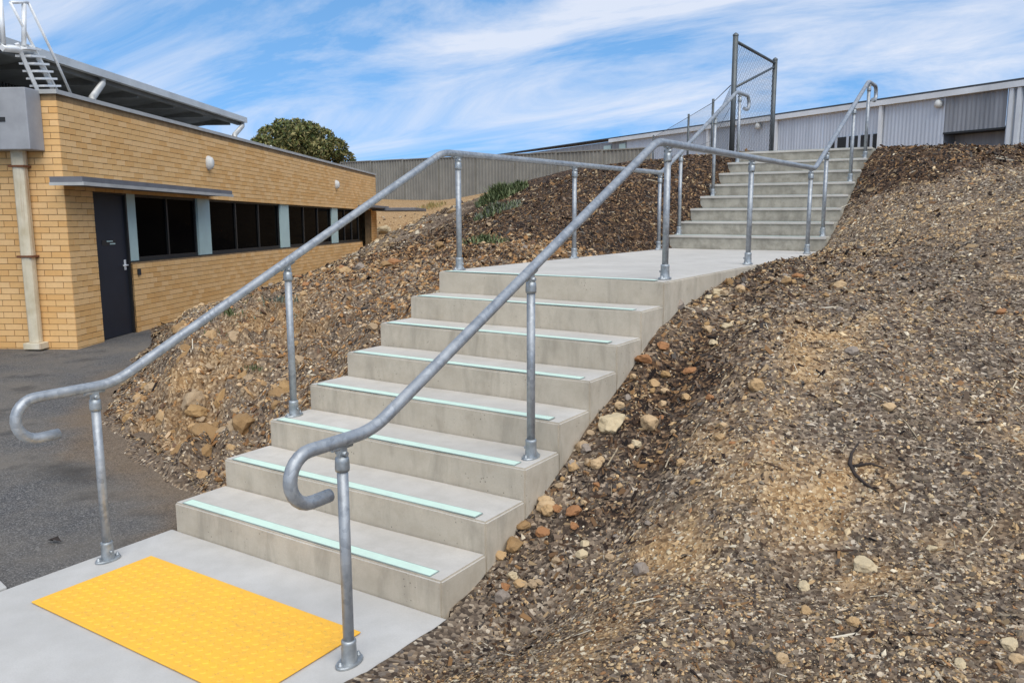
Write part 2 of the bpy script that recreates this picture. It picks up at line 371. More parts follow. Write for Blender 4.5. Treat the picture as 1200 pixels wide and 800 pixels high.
TOE = np.array([(-60,44.),(-16,18.5),(-7.75,5.0),(-7.25,4.72),(-6.0,3.75),(-4.77,2.72),(-3.54,1.71),(-3.08,1.36),(-2.14,.97),(-1.54,.79),(-.83,.54),(-.36,.41),(0,.26),(.1,.26)])
def toe_d(x, y): return (y-np.interp(x, TOE[:, 0], TOE[:, 1]))*.8
def terrain(x, y, fine=True):
    x = np.asarray(x, float); y = np.asarray(y, float)
    z = tps(x, y)
    left = x < .02
    w = fbm(x*1.3+5, y*1.3, 3, 4); D = toe_d(x+(w-.5)*.25, y+(w-.5)*.35)
    rock = np.exp(-((x+1.9)/1.5)**2)*sst(0, .25, D)*(1-sst(1.1, 2.2, D))
    # steep cut face at the toe of the left bank
    f = .16*sst(-.12, .3, D)+.84*sst(.12, .78, D)
    zl = z*f - .075*(1-sst(-.15, .12, D))
    # fractured clay rock in that face: leaning slabs and ledges
    a = (x*.8+y*.6); b = (-x*.6+y*.8)
    led = np.abs(fbm(a*3.2, b*1.1, 21, 4, .55)-.5)*2
    zl = zl + rock*((led-.35)*.42 + (np.abs(fbm(x*5, y*5, 40, 4)-.5)-.12)*.30)
    qz = .125+.05*fbm(x*1.5, y*1.5, 88, 2); wv = zl+.10*(fbm(x*2.5, y*2.5, 61, 3)-.5)+.05*a; fr_ = (wv/qz) % 1; led2 = qz*(np.floor(wv/qz)+sst(.45, .95, fr_))-(wv-zl)
    zl = zl+rock*.85*(led2-zl)
    z = np.where(left, zl, z)
    if fine:
        amp = .05*sst(-.05, .4, np.where(left, D, 1))
        z = z + amp*(fbm(x*2.2, y*2.2, 9, 5, .55)-.5)*1.6 + np.where(left, .5, 1)*.022*(fbm(x*9, y*9, 5, 3)-.5)*np.where(left, sst(0, .3, D), 1)
        # washed gully beside the lower flight and the ridge next to it
        gl = np.exp(-((x-2.22-.1*np.sin(y*2))/.16)**2)*sst(-1.2, -.2, y)*(1-sst(2.2, 3.6, y))
        rg = np.exp(-((x-2.75-.15*np.sin(y*1.3+1))/.25)**2)*sst(-1.6, -.6, y)*(1-sst(2, 3.5, y))
        z = z - .055*gl + .05*rg
    # keep the soil under the concrete
    ins = (x > -.004+.03) & (x < WD-.03)
    prof = np.interp(y, [-9, 0, .0001, Y8, Y8+.001, YU, YU+.001, YT, YT+1.1, YT+1.6], [-.16, -.16, -.12, 1.0, 1.08, 1.08, 1.2, 2.3, 2.3, 9])
    z = np.where(ins, np.minimum(z, prof), z)
    pad = (x >= -.2) & (x <= WD+.015) & (y < .05)
    z = np.where(pad, np.minimum(z, -.1), z)
    yard = (x < .03) & (y < .26)
    z = np.where(yard, -.14, z)
    return z
def tz(x, y): return float(terrain(np.array([x]), np.array([y]))[0])
def hit(px, py, t0=1.5, t1=40):                    # where the line of sight through a pixel meets the terrain
    d = ray(px, py); t = np.concatenate([np.arange(t0, 14, .02), np.arange(14, t1, .1)])
    P = CAM+d[None]*t[:, None]; dz = P[:, 2]-terrain(P[:, 0], P[:, 1])
    i = np.argmax(dz < 0); return P[max(i-1, 0)] if dz.min() < 0 else None

# ------------------------------------------------------------------ setting: hillside, yard, path
def axis(segs):
    o = []
    for a, b, st in segs: o.append(np.arange(a, b-st*.4, st))
    return np.concatenate(o+[[segs[-1][1]]])
gx = axis([(-70,-34,3),(-34,-16,.8),(-16,-7,.22),(-7,-4,.07),(-4,0,.034),(0,1.86,.093),(1.86,5.6,.034),(5.6,9,.08),(9,16,.3),(16,40,1.5),(40,80,8)])
gy = axis([(-14,-4,.8),(-4,-1.2,.14),(-1.2,4.5,.034),(4.5,8,.05),(8,11.5,.07),(11.5,20,.25),(20,34,.7),(34,70,4)])
GX, GY = np.meshgrid(gx, gy); fx, fy = GX.ravel(), GY.ravel()
GZ = terrain(fx, fy)
nx, ny = len(gx), len(gy)
ii = (np.arange(ny-1)[:, None]*nx+np.arange(nx-1)[None]).ravel()
FQ = np.c_[ii, ii+1, ii+1+nx, ii+nx]
def soil_mask(x, y):
    D = toe_d(x, y); w = fbm(x*1.1, y*1.1, 77, 4)-.5
    edge = np.where(x > 1, x-WD, 99)
    bark_r = (.52+.5*w)*np.exp(-(np.maximum(edge, 0)/(.45+.17*np.clip(y, 0, 6)))**4)*sst(-.6, .3, y)*(1-sst(5, 6.6, y))
    bark_r = np.maximum(bark_r, .80*sst(7.0, 8.2, y-.55*np.clip(edge, 0, 4)+w*.8)*(x > 1))
    bark_r = np.maximum(bark_r, .62*sst(9.5, 10.5, y)*(x > 1))
    bark_l = .74*sst(4.4, 6, y+.6*np.clip(x+1, -9, 0)*-.2+w)*sst(-5.5, -3.2, x)*(x < 1)*(1-sst(14, 17, y))
    tr = np.exp(-((y-4.6+.35*(x+2))/.45)**2)*sst(-7.5, -6, x)*(x < 0)*.65
    mulch = np.maximum(np.maximum(bark_r, bark_l), tr)
    mulch = np.where((x < -.0) & (x > -5) & (y < 7) & (D > 1.2), np.maximum(mulch, .30), mulch)
    mulch = np.where((x < 0) & (D < .45), np.maximum(mulch, .24), mulch)
    clay = .50*np.exp(-((x+1.9)/1.5)**2)*(1-sst(1.4, 2.6, D))*(D > .1)
    clay = np.where(x > 1, np.clip(.3+1.6*(fbm(x*1.4+3, y*1.4, 63, 4)-.5), 0, .7)*sst(.3, 1.0, edge)*(1-.8*sst(4.5, 8, y)), clay)
    clay = np.maximum(clay, np.where((x < 1), .8*sst(14, 18, y), 0))
    clay = np.maximum(clay, np.where((x > 1) & (edge < 2), .5*np.exp(-((edge-.75)/.3)**2)*(1-sst(1.2, 2.4, y)), 0))
    grey = np.where(x > 1, .42+.9*(.5-fbm(x*1.9+9, y*1.9, 91, 4))*1.5, .18)
    return np.c_[np.clip(mulch+w*.2*(mulch > .1), 0, 1), np.clip(clay+w*.12, 0, 1), np.clip(grey, 0, 1), np.ones_like(x)]
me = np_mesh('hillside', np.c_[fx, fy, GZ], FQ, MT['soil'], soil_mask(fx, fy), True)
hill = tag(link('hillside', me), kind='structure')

b = MB(); b.add([(-90,-60,-.45),(90,-60,-.45),(90,160,-.45),(-90,160,-.45)], [(0,1,2,3)])
b.v = [(x*8, y*8, z) for x, y, z in b.v]
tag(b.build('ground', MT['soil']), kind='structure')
# asphalt yard: a gently uneven sheet
ax = axis([(-40,-10,2),(-10,-4,.2),(-4,-.04,.06)]); ay = axis([(-30,-6,2),(-6,-1,.2),(-1,5,.06),(5,8,.2),(8,26,1)])
AX_, AY_ = np.meshgrid(ax, ay); px_, py_ = AX_.ravel(), AY_.ravel()
az_ = -.022+.018*(fbm(px_*.7, py_*.7, 50, 3)-.5)
dd_ = toe_d(px_, py_)+(fbm(px_*3, py_*3, 71, 4)-.5)*.5; a1_ = sst(-.42, -.05, dd_)*sst(-5.5, -4, px_); pud = np.exp(-(((px_+1.55)/.38)**2+((py_-.28)/.17)**2)*1.2)*(fbm(px_*5, py_*5, 5, 3)+.35)
adirt = np.c_[a1_, np.clip(pud, 0, 1), 0*a1_, 0*a1_+1]
i2 = (np.arange(len(ay)-1)[:, None]*len(ax)+np.arange(len(ax)-1)[None]).ravel()
tag(link('asphalt_yard', np_mesh('asphalt_yard', np.c_[px_, py_, az_], np.c_[i2, i2+1, i2+1+len(ax), i2+len(ax)], MT['asphalt'], adirt, True)), kind='structure')
# lower concrete path: slab at the stair foot and slab running left, a joint between them
b = MB(); b.box((-.036, -6, -.16), (1.915, -.002, 0)); tag(b.build('concrete_path', MT['path'], bevel=.008), kind='structure')
b = MB(); b.add([(-6,-7,-.16),(-.05,-7,-.16),(-.05,-.87,-.16),(-6,.2,-.16),(-6,-7,.004),(-.05,-7,.004),(-.05,-.87,.004),(-6,.2,.004)], [(0,3,2,1),(4,5,6,7),(0,1,5,4),(1,2,6,5),(2,3,7,6),(3,0,4,7)])
tag(b.build('concrete_path', MT['path'], bevel=.006), kind='structure')
b = MB(); b.box((-.35, YT+.55, 2.2), (2.3, YT+6, 2.57)); tag(b.build('concrete_path', MT['path'], bevel=.008), kind='structure')

# ------------------------------------------------------------------ staircase
stair = empty('concrete_staircase', (WD/2, 0, 0), 'concrete staircase of two flights with mint green edge strips and a landing between', 'staircase')
def step(y0, y1, z0, z1, mat, jx=0., rake=0.):
    b = MB(); b.box((jx, y0, z0), (WD+jx*.6, y1, z1), 1)
    me = b.mesh('step', [MT['tread'], mat]); bm = bmesh.new(); bm.from_mesh(me)
    bmesh.ops.subdivide_edges(bm, edges=[e for e in bm.edges if abs(e.verts[0].co.x-e.verts[1].co.x) > 1], cuts=9)
    bmesh.ops.bevel(bm, geom=[e for e in bm.edges if e.calc_face_angle(0) > 1], offset=.009, segments=2, affect='EDGES')
    for v in bm.verts:                                    # hand-finished edges
        if abs(v.co.z-z1) < .012:
            v.co.z += .0025*math.sin(v.co.x*4.1+y0*9)
        v.co.y += .0022*math.sin(v.co.x*5.3+z1*40)*(abs(v.co.y-y0) < .012)
    for v in bm.verts:
        if abs(v.co.y-y0) < .02: v.co.y += rake*max(0, min(1, (z1-v.co.z)/RS))
    bm.normal_update()
    for f in bm.faces:
        f.material_index = 0 if f.normal.z > .25 else 1; f.smooth = False
    bm.to_mesh(me); bm.free()
    return link('step', me, stair)
def strip(par, y0, z1, inset0=.06, inset1=.075):
    b = MB(); b.box((inset0, y0+.014, z1+.0035), (WD-inset1, y0+.072, z1+.0065), 0)
    b.box((inset0-.004, y0+.010, z1+.002), (WD-inset1+.004, y0+.014, z1+.0062), 1); b.box((inset0-.004, y0+.072, z1+.002), (WD-inset1+.004, y0+.076, z1+.0062), 1)
    b.box((WD-inset1, y0+.014, z1+.002), (WD-inset1+.004, y0+.072, z1+.0062), 1); b.box((inset0-.004, y0+.014, z1+.002), (inset0, y0+.072, z1+.0062), 1)
    b.build('nosing_strip', [MT['mint'], MT['strip_edge']], par)
for i in range(8):
    y0 = i*GO; last = i == 7
    if not last: s_ = step(y0, y0+GO, i*RS-.14, (i+1)*RS, MT['riser'], R0.uniform(-.004, .004))
    else:
        s_ = step(y0, YU+.02, 8*RS-.32, 8*RS, MT['riser'], 0); s_.name = 'landing'
    strip(s_, y0, (i+1)*RS)
for i in range(8):
    y0 = YU+i*GO2; last = i == 7
    s_ = step(y0, y0+GO2 if not last else y0+.54, (8+i)*RS-.12, (9+i)*RS, MT['riser_old'], R0.uniform(-.006, .006), .035)
    strip(s_, y0, (9+i)*RS)
    b = MB(); b.box((.004, y0-.014, (9+i)*RS-.026), (WD-.004, y0+.012, (9+i)*RS+.0015)); b.build('shadow_lip', MT['tread'], s_, bevel=.005)  # lip added to each upper step to cast a dark line below it

# ------------------------------------------------------------------ tactile mat
mat_ = empty('tactile_mat', (.935, -.6, 0), 'yellow rubber tactile mat with raised studs on the path before the bottom step', 'tactile mat')
b = MB(); b.box((.215, -.895, .0045), (1.655, -.298, .011)); b.build('base_sheet', MT['yellow'], mat_, bevel=.003)
b = MB()
for i in range(28):
    for j in range(11):
        b.lathe((.215+.045+i*.05, -.895+.048+j*.05, .0105), [(.0175, 0), (.0160, .0016), (.0120, .0032)], 8, 0, False)
tag(b.build('studs', MT['yellow'], mat_), kind='stuff')

# ------------------------------------------------------------------ handrails
RR, PR = .0252, .0215
def arc(cy, cz, r, a0, a1, n=10): return [(cy+r*math.cos(math.radians(a0+(a1-a0)*k/n)), cz+r*math.sin(math.radians(a0+(a1-a0)*k/n))) for k in range(n+1)]
def smooth_path(pts, rad=.11, n=6):
    out = [pts[0]]
    for i in range(1, len(pts)-1):
        a, p, c = map(lambda q: np.array(q, float), pts[i-1:i+2])
        u = a-p; v = c-p; lu, lv = np.linalg.norm(u), np.linalg.norm(v); r = min(rad, lu*.45, lv*.45)
        p0 = p+u/lu*r; p1 = p+v/lv*r
        for k in range(n+1):
            t = k/n; out.append(tuple((1-t)**2*p0+2*t*(1-t)*p+t*t*p1))
    return out+[pts[-1]]
def handrail(x, posts, y_end_low, y_kink1, y_kink2, top_y, label, inner):
    h = empty('handrail', (x, 0, 0), label, 'handrail', 'galvanised handrails of the stairs')
    ZL, ZM = .895, 2.172
    yk0 = y_kink1-(ZM-ZL)/.4690
    zt = ZM+(top_y-y_kink2)*.4612
    hook = [(y_end_low+.19, ZL-.192)]+[(y, z) for y, z in arc(y_end_low+.10, ZL-.096, .096, 270, 90, 12)]
    mid = [(yk0, ZL), (y_kink1, ZM), (y_kink2, ZM), (top_y, zt), (top_y+.45, zt)]
    mid = smooth_path([(y_end_low+.1, ZL)]+mid, .09)[1:]
    top = [(y, z) for y, z in arc(top_y+.47, zt-.096, .096, 90, -90, 12)]+[(top_y+.36, zt-.192)]
    pts = hook+mid+top
    b = MB(); b.tube([(x, y, z) for y, z in pts], RR, 16); b.build('rail', MT['galv'], h)
    prof = [(y_end_low, ZL), (yk0, ZL), (y_kink1, ZM), (y_kink2, ZM), (top_y, zt), (top_y+1, zt)]
    for y, zb in posts:
        zr = float(np.interp(y, [q[0] for q in prof], [q[1] for q in prof]))
        slope = yk0+.05 < y < y_kink1-.05 or y_kink2+.05 < y < top_y-.03
        b = MB(); ztop = zr-.062
        b.tube([(x, y, zb+.012), (x, y, ztop)], PR, 14); po = b.build('post', MT['galv'], h)
        b = MB()                                              # oval flange, socket, set screw and two bolts
        n = 20; ov = []
        for zz, k in ((.001, 1.), (.008, 1.), (.012, .96)):
            ov += [(x+.040*k*math.cos(2*math.pi*i/n), y+.066*k*math.sin(2*math.pi*i/n), zb+zz) for i in range(n)]
        fs = [(j*n+i, j*n+(i+1) % n, (j+1)*n+(i+1) % n, (j+1)*n+i) for j in range(2) for i in range(n)]+[tuple(2*n+i for i in range(n))]
        b.add(ov, fs)
        b.lathe((x, y, zb+.010), [(.033, 0), (.031, .012), (.0285, .07), (.0295, .076), (.0295, .086), (.026, .090), (PR, .0905)], 16)
        b.lathe((x+.034*inner, y, zb+.052), [(.006, -.006), (.008, 0), (.006, .006)], 8)
        for sy in (-1, 1): b.lathe((x, y+sy*.050, zb+.011), [(.0105, 0), (.0105, .008), (.006, .009), (.006, .016)], 8)
        b.build('base_flange', MT['fitting'], po)
        b = MB()                                              # swivel: socket on the post and a lug bolted through under the rail
        b.lathe((x, y, ztop-.055), [(PR, -.001), (.027, 0), (.028, .012), (.027, .035), (.0255, .052), (.016, .058)], 16)
        b.box((x-.010, y-.019, ztop-.01), (x+.010, y+.019, zr-RR+.006))
        b.tube([(x-.026, y, ztop+.013), (x+.026, y, ztop+.013)], .010, 10)
        if slope: b.tube([(x, y-.05, zr-.05*.469-RR*1.02), (x, y+.05, zr+.05*.469-RR*1.02)], .012, 8)
        else: b.tube([(x, y-.05, zr-RR*.95), (x, y+.05, zr-RR*.95)], .012, 8)
        b.build('rail_bracket', MT['fitting'], po)
    return h
up = lambda i: (8+i)*RS
handrail(.06, [(-.435, 0), (.83, 3*RS), (2.58, 8*RS), (4.45, 8*RS), (6.52, 8*RS), (7.15, up(1)), (8.33, up(4)), (9.32, up(7))], -.815, 2.39, 6.56, 9.18,
         'galvanised pipe handrail on the building side of the stairs', 1)
handrail(1.775, [(-.49, 0), (.86, 3*RS), (2.58, 8*RS), (4.40, 8*RS), (6.45, 8*RS), (7.12, up(1)), (8.45, up(5)), (9.32, up(7))], -.750, 2.40, 6.62, 9.26,
         'galvanised pipe handrail on the gravel slope side of the stairs', -1)

# ------------------------------------------------------------------ brick building
LB, HB = 17.9, 3.19
bld = empty('brick_building', tuple(C0), 'low tan brick building with dark window band, navy door and raised metal roof', 'building')
T = .22
def fB(a, u, z): return bp(a, u, z)                        # window wall: along, outward, up
def fA(t, u, z): return tuple(C0+BN*t-BD*u+np.array([0, 0, z]))   # end wall: leftwards, outward, up
DOOR = (.64, 1.56, 2.05); WIN = (1.56, 17.1, 1.03, 2.05)
LA = 7.5
wb = MB()
for lo, hi in [((.009, -T, -.6), (DOOR[0], -.008, HB)), ((DOOR[0]-.001, -T, 2.05), (17.1, -.0085, HB)), ((DOOR[1], -T, -.8), (15.8, -.008, 1.03)), ((17.1, -T, -.8), (LB, -.008, HB))]:
    wb.box(lo, hi, fr=fB)
wb.box((.008, -T, -.6), (LA, -.008, HB), fr=lambda t, u, z: fA(t, u, z))
wb.box((LB-.22, -6, -.8), (LB-.006, -T, HB), fr=fB); wb.box((0, -LA, -.5), (LB-.3, -LA+.2, HB), fr=fB)
wall = wb.build('wall', MT['mortar'], bld)
# bricks
brick_cols = [lin(h) for h in ('e2b478', 'ddae70', 'e3b67b', 'daa96a', 'dfb073', 'd7a464')]
brick_cols = [tuple(min(1, x*k_) for x, k_ in zip(c[:3], (1.0, 1.03, 1.1)))+(1,) for c in brick_cols]
BL, BH, PX, PZ = .230, .0700, .239, .0780
def box_np(lo, hi):
    a, b_, c = lo; d, e, f = hi
    return np.array([(a,b_,c),(d,b_,c),(d,e,c),(a,e,c),(a,b_,f),(d,b_,f),(d,e,f),(a,e,f)])
BF = np.array([(0,3,2,1),(4,5,6,7),(0,1,5,4),(1,2,6,5),(2,3,7,6),(3,0,4,7)])
bricks = []                                                # (wall, a0, a1, z0, z1, proud)
for wall_id, length, frame in (('B', LB, fB), ('A', LA, fA)):
    k = 0; z = -.78
    while z+BH < HB-.01:
        zm = z+BH/2; iv = [(.004, length)]
        if wall_id == 'B':
            ops = []
            if zm < DOOR[2]: ops.append((DOOR[0], DOOR[1]))
            if WIN[2] < zm < WIN[3]: ops.append((WIN[0], WIN[1]))
            if zm < WIN[2]: ops.append((15.8, 17.1))
            for o0, o1 in ops:
                nv = []
                for a, c_ in iv:
                    if o1 <= a or o0 >= c_: nv.append((a, c_)); continue
                    if o0-a > .03: nv.append((a, o0))
                    if c_-o1 > .03: nv.append((o1, c_))
                iv = nv
        for a, c_ in iv:
            off = (PX/2 if (k % 2) ^ (wall_id == 'A') else 0)
            x = a-((a+off) % PX) if a > .01 else -off+.004
            if wall_id == 'A' and off: x = -PX/2-.0
            while x < c_-.02:
                b0, b1 = max(x, a), min(x+BL, c_)
                if b1-b0 > .03: bricks.append((wall_id, b0, b1, z, z+BH, rng.uniform(-.001, .0022)))
                x += PX
        z += PZ; k += 1
full = []
for i, (w_, a0, a1, z0, z1, pr) in enumerate(bricks):
    fr = fB if w_ == 'B' else fA
    c_ = np.array(fr((a0+a1)/2, 0, (z0+z1)/2)); dv = c_-CAM; d_ = dv@AX_F
    sx = 600+FPX*(dv@AX_R)/d_; sy = 400-FPX*(dv@AX_U)/d_
    vis = -5 < sx < 460 and z1 > -.02 and not (w_ == 'A' and .2 < (a0+a1)/2 < .85 and z0 > 2.45)
    if vis and a1-a0 > BL-.002: full.append((d_*(1.0 if w_ == 'A' else 1.03), i))
full.sort(); single = {i for _, i in full[:296]}
bm_var = []
for c_ in brick_cols:
    b = MB(); b.box((-BL/2, -.05, -BH/2), (BL/2, 0, BH/2), col=c_); bm_var.append(b.mesh('brick', MT['brick']))
rb = MB(); RV = []; RC = []; cnt = 0
for i, (w_, a0, a1, z0, z1, pr) in enumerate(bricks):
    fr = fB if w_ == 'B' else fA; col = R0.choice(brick_cols)
    if i in single:
        o = bpy.data.objects.new('brick', R0.choice(bm_var)); COL.objects.link(o); o.parent = wall
        o.location = fr((a0+a1)/2, pr, (z0+z1)/2)
        o.rotation_euler = (0, 0, TH+math.pi if w_ == 'B' else TH+math.pi/2)
    else:
        vb_ = box_np((a0, -.05, z0), (a1, pr, z1)); RV.append(np.array([fr(*q) for q in vb_])); RC += [col]*8; cnt += 1
RV = np.concatenate(RV); RF = (np.arange(cnt)[:, None, None]*8+BF[None]).reshape(-1, 4)
tag(link('brickwork', np_mesh('brickwork', RV, RF, MT['brick'], np.array(RC)), wall), kind='stuff')
# coping
b = MB(); b.box((-.03, -T-.02, HB+.003), (LB+.02, .025, HB+.055), fr=fB); b.box((-.024, -T, HB+.003), (LA, .022, HB+.052), fr=lambda t, u, z: fA(t, u, z) if t > 0 else fA(.26, u, z))
b.build('coping', MT['flash'], bld)
# flat roof deck behind the parapet
b = MB(); b.box((T+.02, -LA+.2, HB-.32), (LB-.3, -T-.01, HB-.2), fr=fB); b.build('roof_deck', MT['flash'], bld)
# door
b = MB(); b.box((DOOR[0]+.04, -.11, .0), (DOOR[1]-.04, -.065, 2.0), fr=fB); dr = b.build('door', MT['navy'], bld)
b = MB()
b.box((DOOR[0], -.14, 0), (DOOR[0]+.038, -.03, 2.05), fr=fB); b.box((DOOR[1]-.038, -.14, 0), (DOOR[1], -.03, 2.05), fr=fB); b.box((DOOR[0]+.039, -.14, 2.003), (DOOR[1]-.039, -.03, 2.05), fr=fB)
b.build('frame', MT['black_frame'], dr)
b = MB(); b.tube([fB(DOOR[1]-.11, -.063, 1.0), fB(DOOR[1]-.11, -.02, 1.0), fB(DOOR[1]-.24, -.015, 1.0)], .011, 8); b.box((DOOR[1]-.135, -.064, .93), (DOOR[1]-.085, -.058, 1.08), fr=fB); b.build('handle', MT['alum'], dr)
b = MB(); b.box((DOOR[0]+.24, -.0645, 1.30), (DOOR[0]+.60, -.060, 1.37), fr=fB); b.build('sign_plate', MT['black_frame'], dr)
b = MB(); b.box((DOOR[0]+.36, -.0597, 1.345), (DOOR[0]+.52, -.0585, 1.36), fr=fB); b.box((DOOR[0]+.44, -.0597, 1.308), (DOOR[0]+.58, -.0585, 1.325), fr=fB); b.build('sign_lettering', MT['pale_green'], dr)
# window band: bays of dark glass between pale pillars
bays = [(1.86, 3.98, 1), (4.50, 8.30, 2), (8.88, 12.55, 2), (13.15, 15.75, 2)]
for a, c_, nm in bays:
    b = MB()
    b.box((a, -.16, 1.033), (c_, -.09, 1.10), fr=fB); b.box((a, -.16, 1.99), (c_, -.09, 2.048), fr=fB)
    b.box((a, -.159, 1.10), (a+.045, -.091, 1.99), fr=fB); b.box((c_-.045, -.159, 1.10), (c_, -.091, 1.99), fr=fB)
    xs = [a+.045+(c_-a-.09)*k/(nm+1) for k in range(1, nm+1)]
    for x in xs: b.box((x-.022, -.158, 1.10), (x+.022, -.092, 1.99), fr=fB)
    wf = b.build('window', MT['black_frame'], bld)
    ed = [a+.045]+xs+[c_-.045]
    for x0, x1 in zip(ed[:-1], ed[1:]):
        b = MB(); b.box((x0+.001, -.130, 1.101), (x1-.001, -.122, 1.989), fr=fB); b.build('pane', MT['glass'], wf)
for a, c_ in [(1.60, 1.86), (3.98, 4.50), (8.30, 8.88), (12.55, 13.15)]:
    b = MB(); b.box((a+.01, -.15, 1.035), (c_-.01, -.055, 2.047), fr=fB); b.build('pillar', MT['pale_green'], bld)
b = MB(); b.box((1.57, -.15, 1.032), (15.79, -.03, 1.052), fr=fB); b.build('window_sill', MT['black_frame'], bld)
b = MB(); b.box((15.82, -.9, -.8), (17.08, -.6, 2.04), fr=fB); b.build('recess_panel', MT['dark'], bld)
b = MB(); b.box((16.25, -.3, -.6), (16.31, -.24, 2.04), fr=fB); b.build('recess_post', MT['grey_paint'], bld)
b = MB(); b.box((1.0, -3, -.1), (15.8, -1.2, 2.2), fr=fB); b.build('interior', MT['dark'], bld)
# door hood and the low slab roof at the far end
hood_pl = C0+BO*.42
def hs(px, py): q = onplane(px, py, hood_pl, BN); return (q-C0)@BD, q[2]+FALL*((q-C0)@BD)
h0, h1 = hs(97, 214), hs(272, 224)
b = MB(); b.box((h0[0], .001, 2.075), (h1[0], .42, 2.17), 0, fr=fB); b.box((h0[0]-.012, .421, 2.062), (h1[0]+.012, .436, 2.105), 1, fr=fB); b.box((h0[0]-.012, .0, 2.062), (h0[0]-.002, .42, 2.10), 1, fr=fB)
b.build('door_hood', [MT['hood'], MT['flash']], bld)
b = MB(); b.box((15.3, .001, 2.07), (17.6, .5, 2.15), fr=fB); b.box((17.0, .05, 2.0), (19.2, 1.5, 2.10), fr=fB); b.build('end_canopy', MT['hood'], bld, bevel=.015)
# bulkhead lights
for a, z in ((4.39, 2.66), (12.83, 2.66)):
    b = MB(); n = 18; vs = []; 
    for k, (rr, uu) in enumerate(((1, .001), (1, .03), (.93, .05), (.85, .055), (.78, .085), (.5, .105))):
        vs += [fB(a+.085*rr*math.cos(2*math.pi*i/n), uu, z+.125*rr*math.sin(2*math.pi*i/n)) for i in range(n)]
    fs = [(j*n+i, (j+1)*n+i, (j+1)*n+(i+1) % n, j*n+(i+1) % n) for j in range(5) for i in range(n)]+[tuple(5*n+i for i in range(n-1, -1, -1))]
    b.add(vs, fs, 0, True); b.build('wall_light', MT['white'], bld)
b = MB(); b.box((1.66, .001, .84), (1.72, .03, .93), fr=fB); b.build('tap_box', MT['dark'], bld)
# rain head and downpipe on the end wall
b = MB(); b.box((.20, .004, 2.50), (1.3, .30, 3.235), 0, fr=fA); b.build('rain_head', MT['grey_paint'], bld, bevel=.012)
b = MB(); b.box((.48, .301, 2.83), (.95, .306, 2.885), 0, fr=fA); b.build('overflow_slot', MT['dark'], bld)
dp = MB()
def pipe_seg(z0, z1, w, t=.50):
    n = 12; vs = []
    for z in (z0, z1): vs += [fA(t+w*.62*math.copysign(abs(math.cos(2*math.pi*i/n))**.6, math.cos(2*math.pi*i/n)), .078+.066*math.copysign(abs(math.sin(2*math.pi*i/n))**.6, math.sin(2*math.pi*i/n)), z) for i in range(n)]
    dp.add(vs, [(i, (i+1) % n, n+(i+1) % n, n+i) for i in range(n)]+[tuple(range(n-1, -1, -1)), tuple(range(n, 2*n))], 0, False)
pipe_seg(.09, 1.2, .115); pipe_seg(1.19, 2.32, .125); pipe_seg(2.31, 2.52, .14)
dpo = dp.build('downpipe', MT['cream'], bld)
for z in (1.19, 2.31):
    b = MB(); b.box((.40, .002, z-.012), (.60, .16, z+.012), fr=fA); b.build('pipe_clip', MT['rust'], dpo)
b = MB(); b.box((.38, .003, .0), (.62, .17, .085), fr=fA); b.build('pipe_shoe', MT['cream'], dpo, bevel=.01)
# raised metal roof behind the parapet: soffit, fascia, dark cladding, gutter outlets
u0 = -1.0; s1e, z1e = 8.8, 3.73+FALL*8.8
roof = MB(); roof.box((-3, -6.0, z1e+.30), (s1e, -5.8, z1e+.5), fr=fB)
vs = [fB(s, u, z) for s in (-3, s1e) for u, z in ((u0, z1e+.10), (u0, z1e+.16), (-6.4, z1e+.62), (-6.4, z1e+.56))]
roof.add(vs, [(0,1,2,3),(7,6,5,4),(0,4,5,1),(1,5,6,2),(2,6,7,3),(3,7,4,0)])
ro = roof.build('upper_roof', MT['roof_edge'], bld)
b = MB(); b.add([fB(s, u, z) for s in (-2.95, s1e-.05) for u, z in ((u0-.02, z1e+.085), (-2.3, z1e-.10))], [(0,1,3,2)]); b.box((-2.95, u0-.12, z1e-.04), (s1e-.03, u0-.05, z1e+.08), fr=fB)
for k in range(9): b.box((-2.5+k*1.35, -2.28, z1e-.08), (-2.42+k*1.35, u0-.13, z1e+.04), fr=fB)
b.build('soffit', MT['soffit'], ro)
b = MB(); b.box((-3.02, u0+.001, z1e+.02), (s1e+.03, u0+.09, z1e+.135), fr=fB); b.build('gutter', MT['roof_edge'], ro)
cl = MB(); n = 150
for k in range(n):
    a = -2.9+k*(s1e-.9+2.9)/n; w_ = (s1e-.9+2.9)/n
    cl.box((a, -2.5, HB-.2), (a+w_*.5, -2.3, z1e-.08), fr=fB); cl.box((a+w_*.5, -2.5, HB-.2), (a+w_, -2.335, z1e-.08), fr=fB)
cl.build('upper_cladding', MT['dark_clad'], bld)
for pa_, pb_ in (((120, 98), (108, 115)), ((284, 148), (275, 158))):
    A_ = onplane(*pa_, C0+BO*(u0+.02), BN); B_ = onplane(*pb_, C0+BO*-.55, BN); A0_ = A_+np.array([0, 0, .09]); B0_ = B_-np.array([0, 0, .22])
    b = MB(); b.tube([A0_, A_, B_, B0_], .05, 10); b.build('gutter_outlet', MT['flash'], bld)
for s_, r_ in ((9.6, .10), (12.3, .13)):
    b = MB(); q = fB(s_, -1.6, HB-.2); b.lathe(q, [(r_*.6, 0), (r_*.6, .45), (r_*1.25, .46), (r_*1.25, .52), (.02, .70)], 10); b.build('roof_vent', MT['white'], bld)

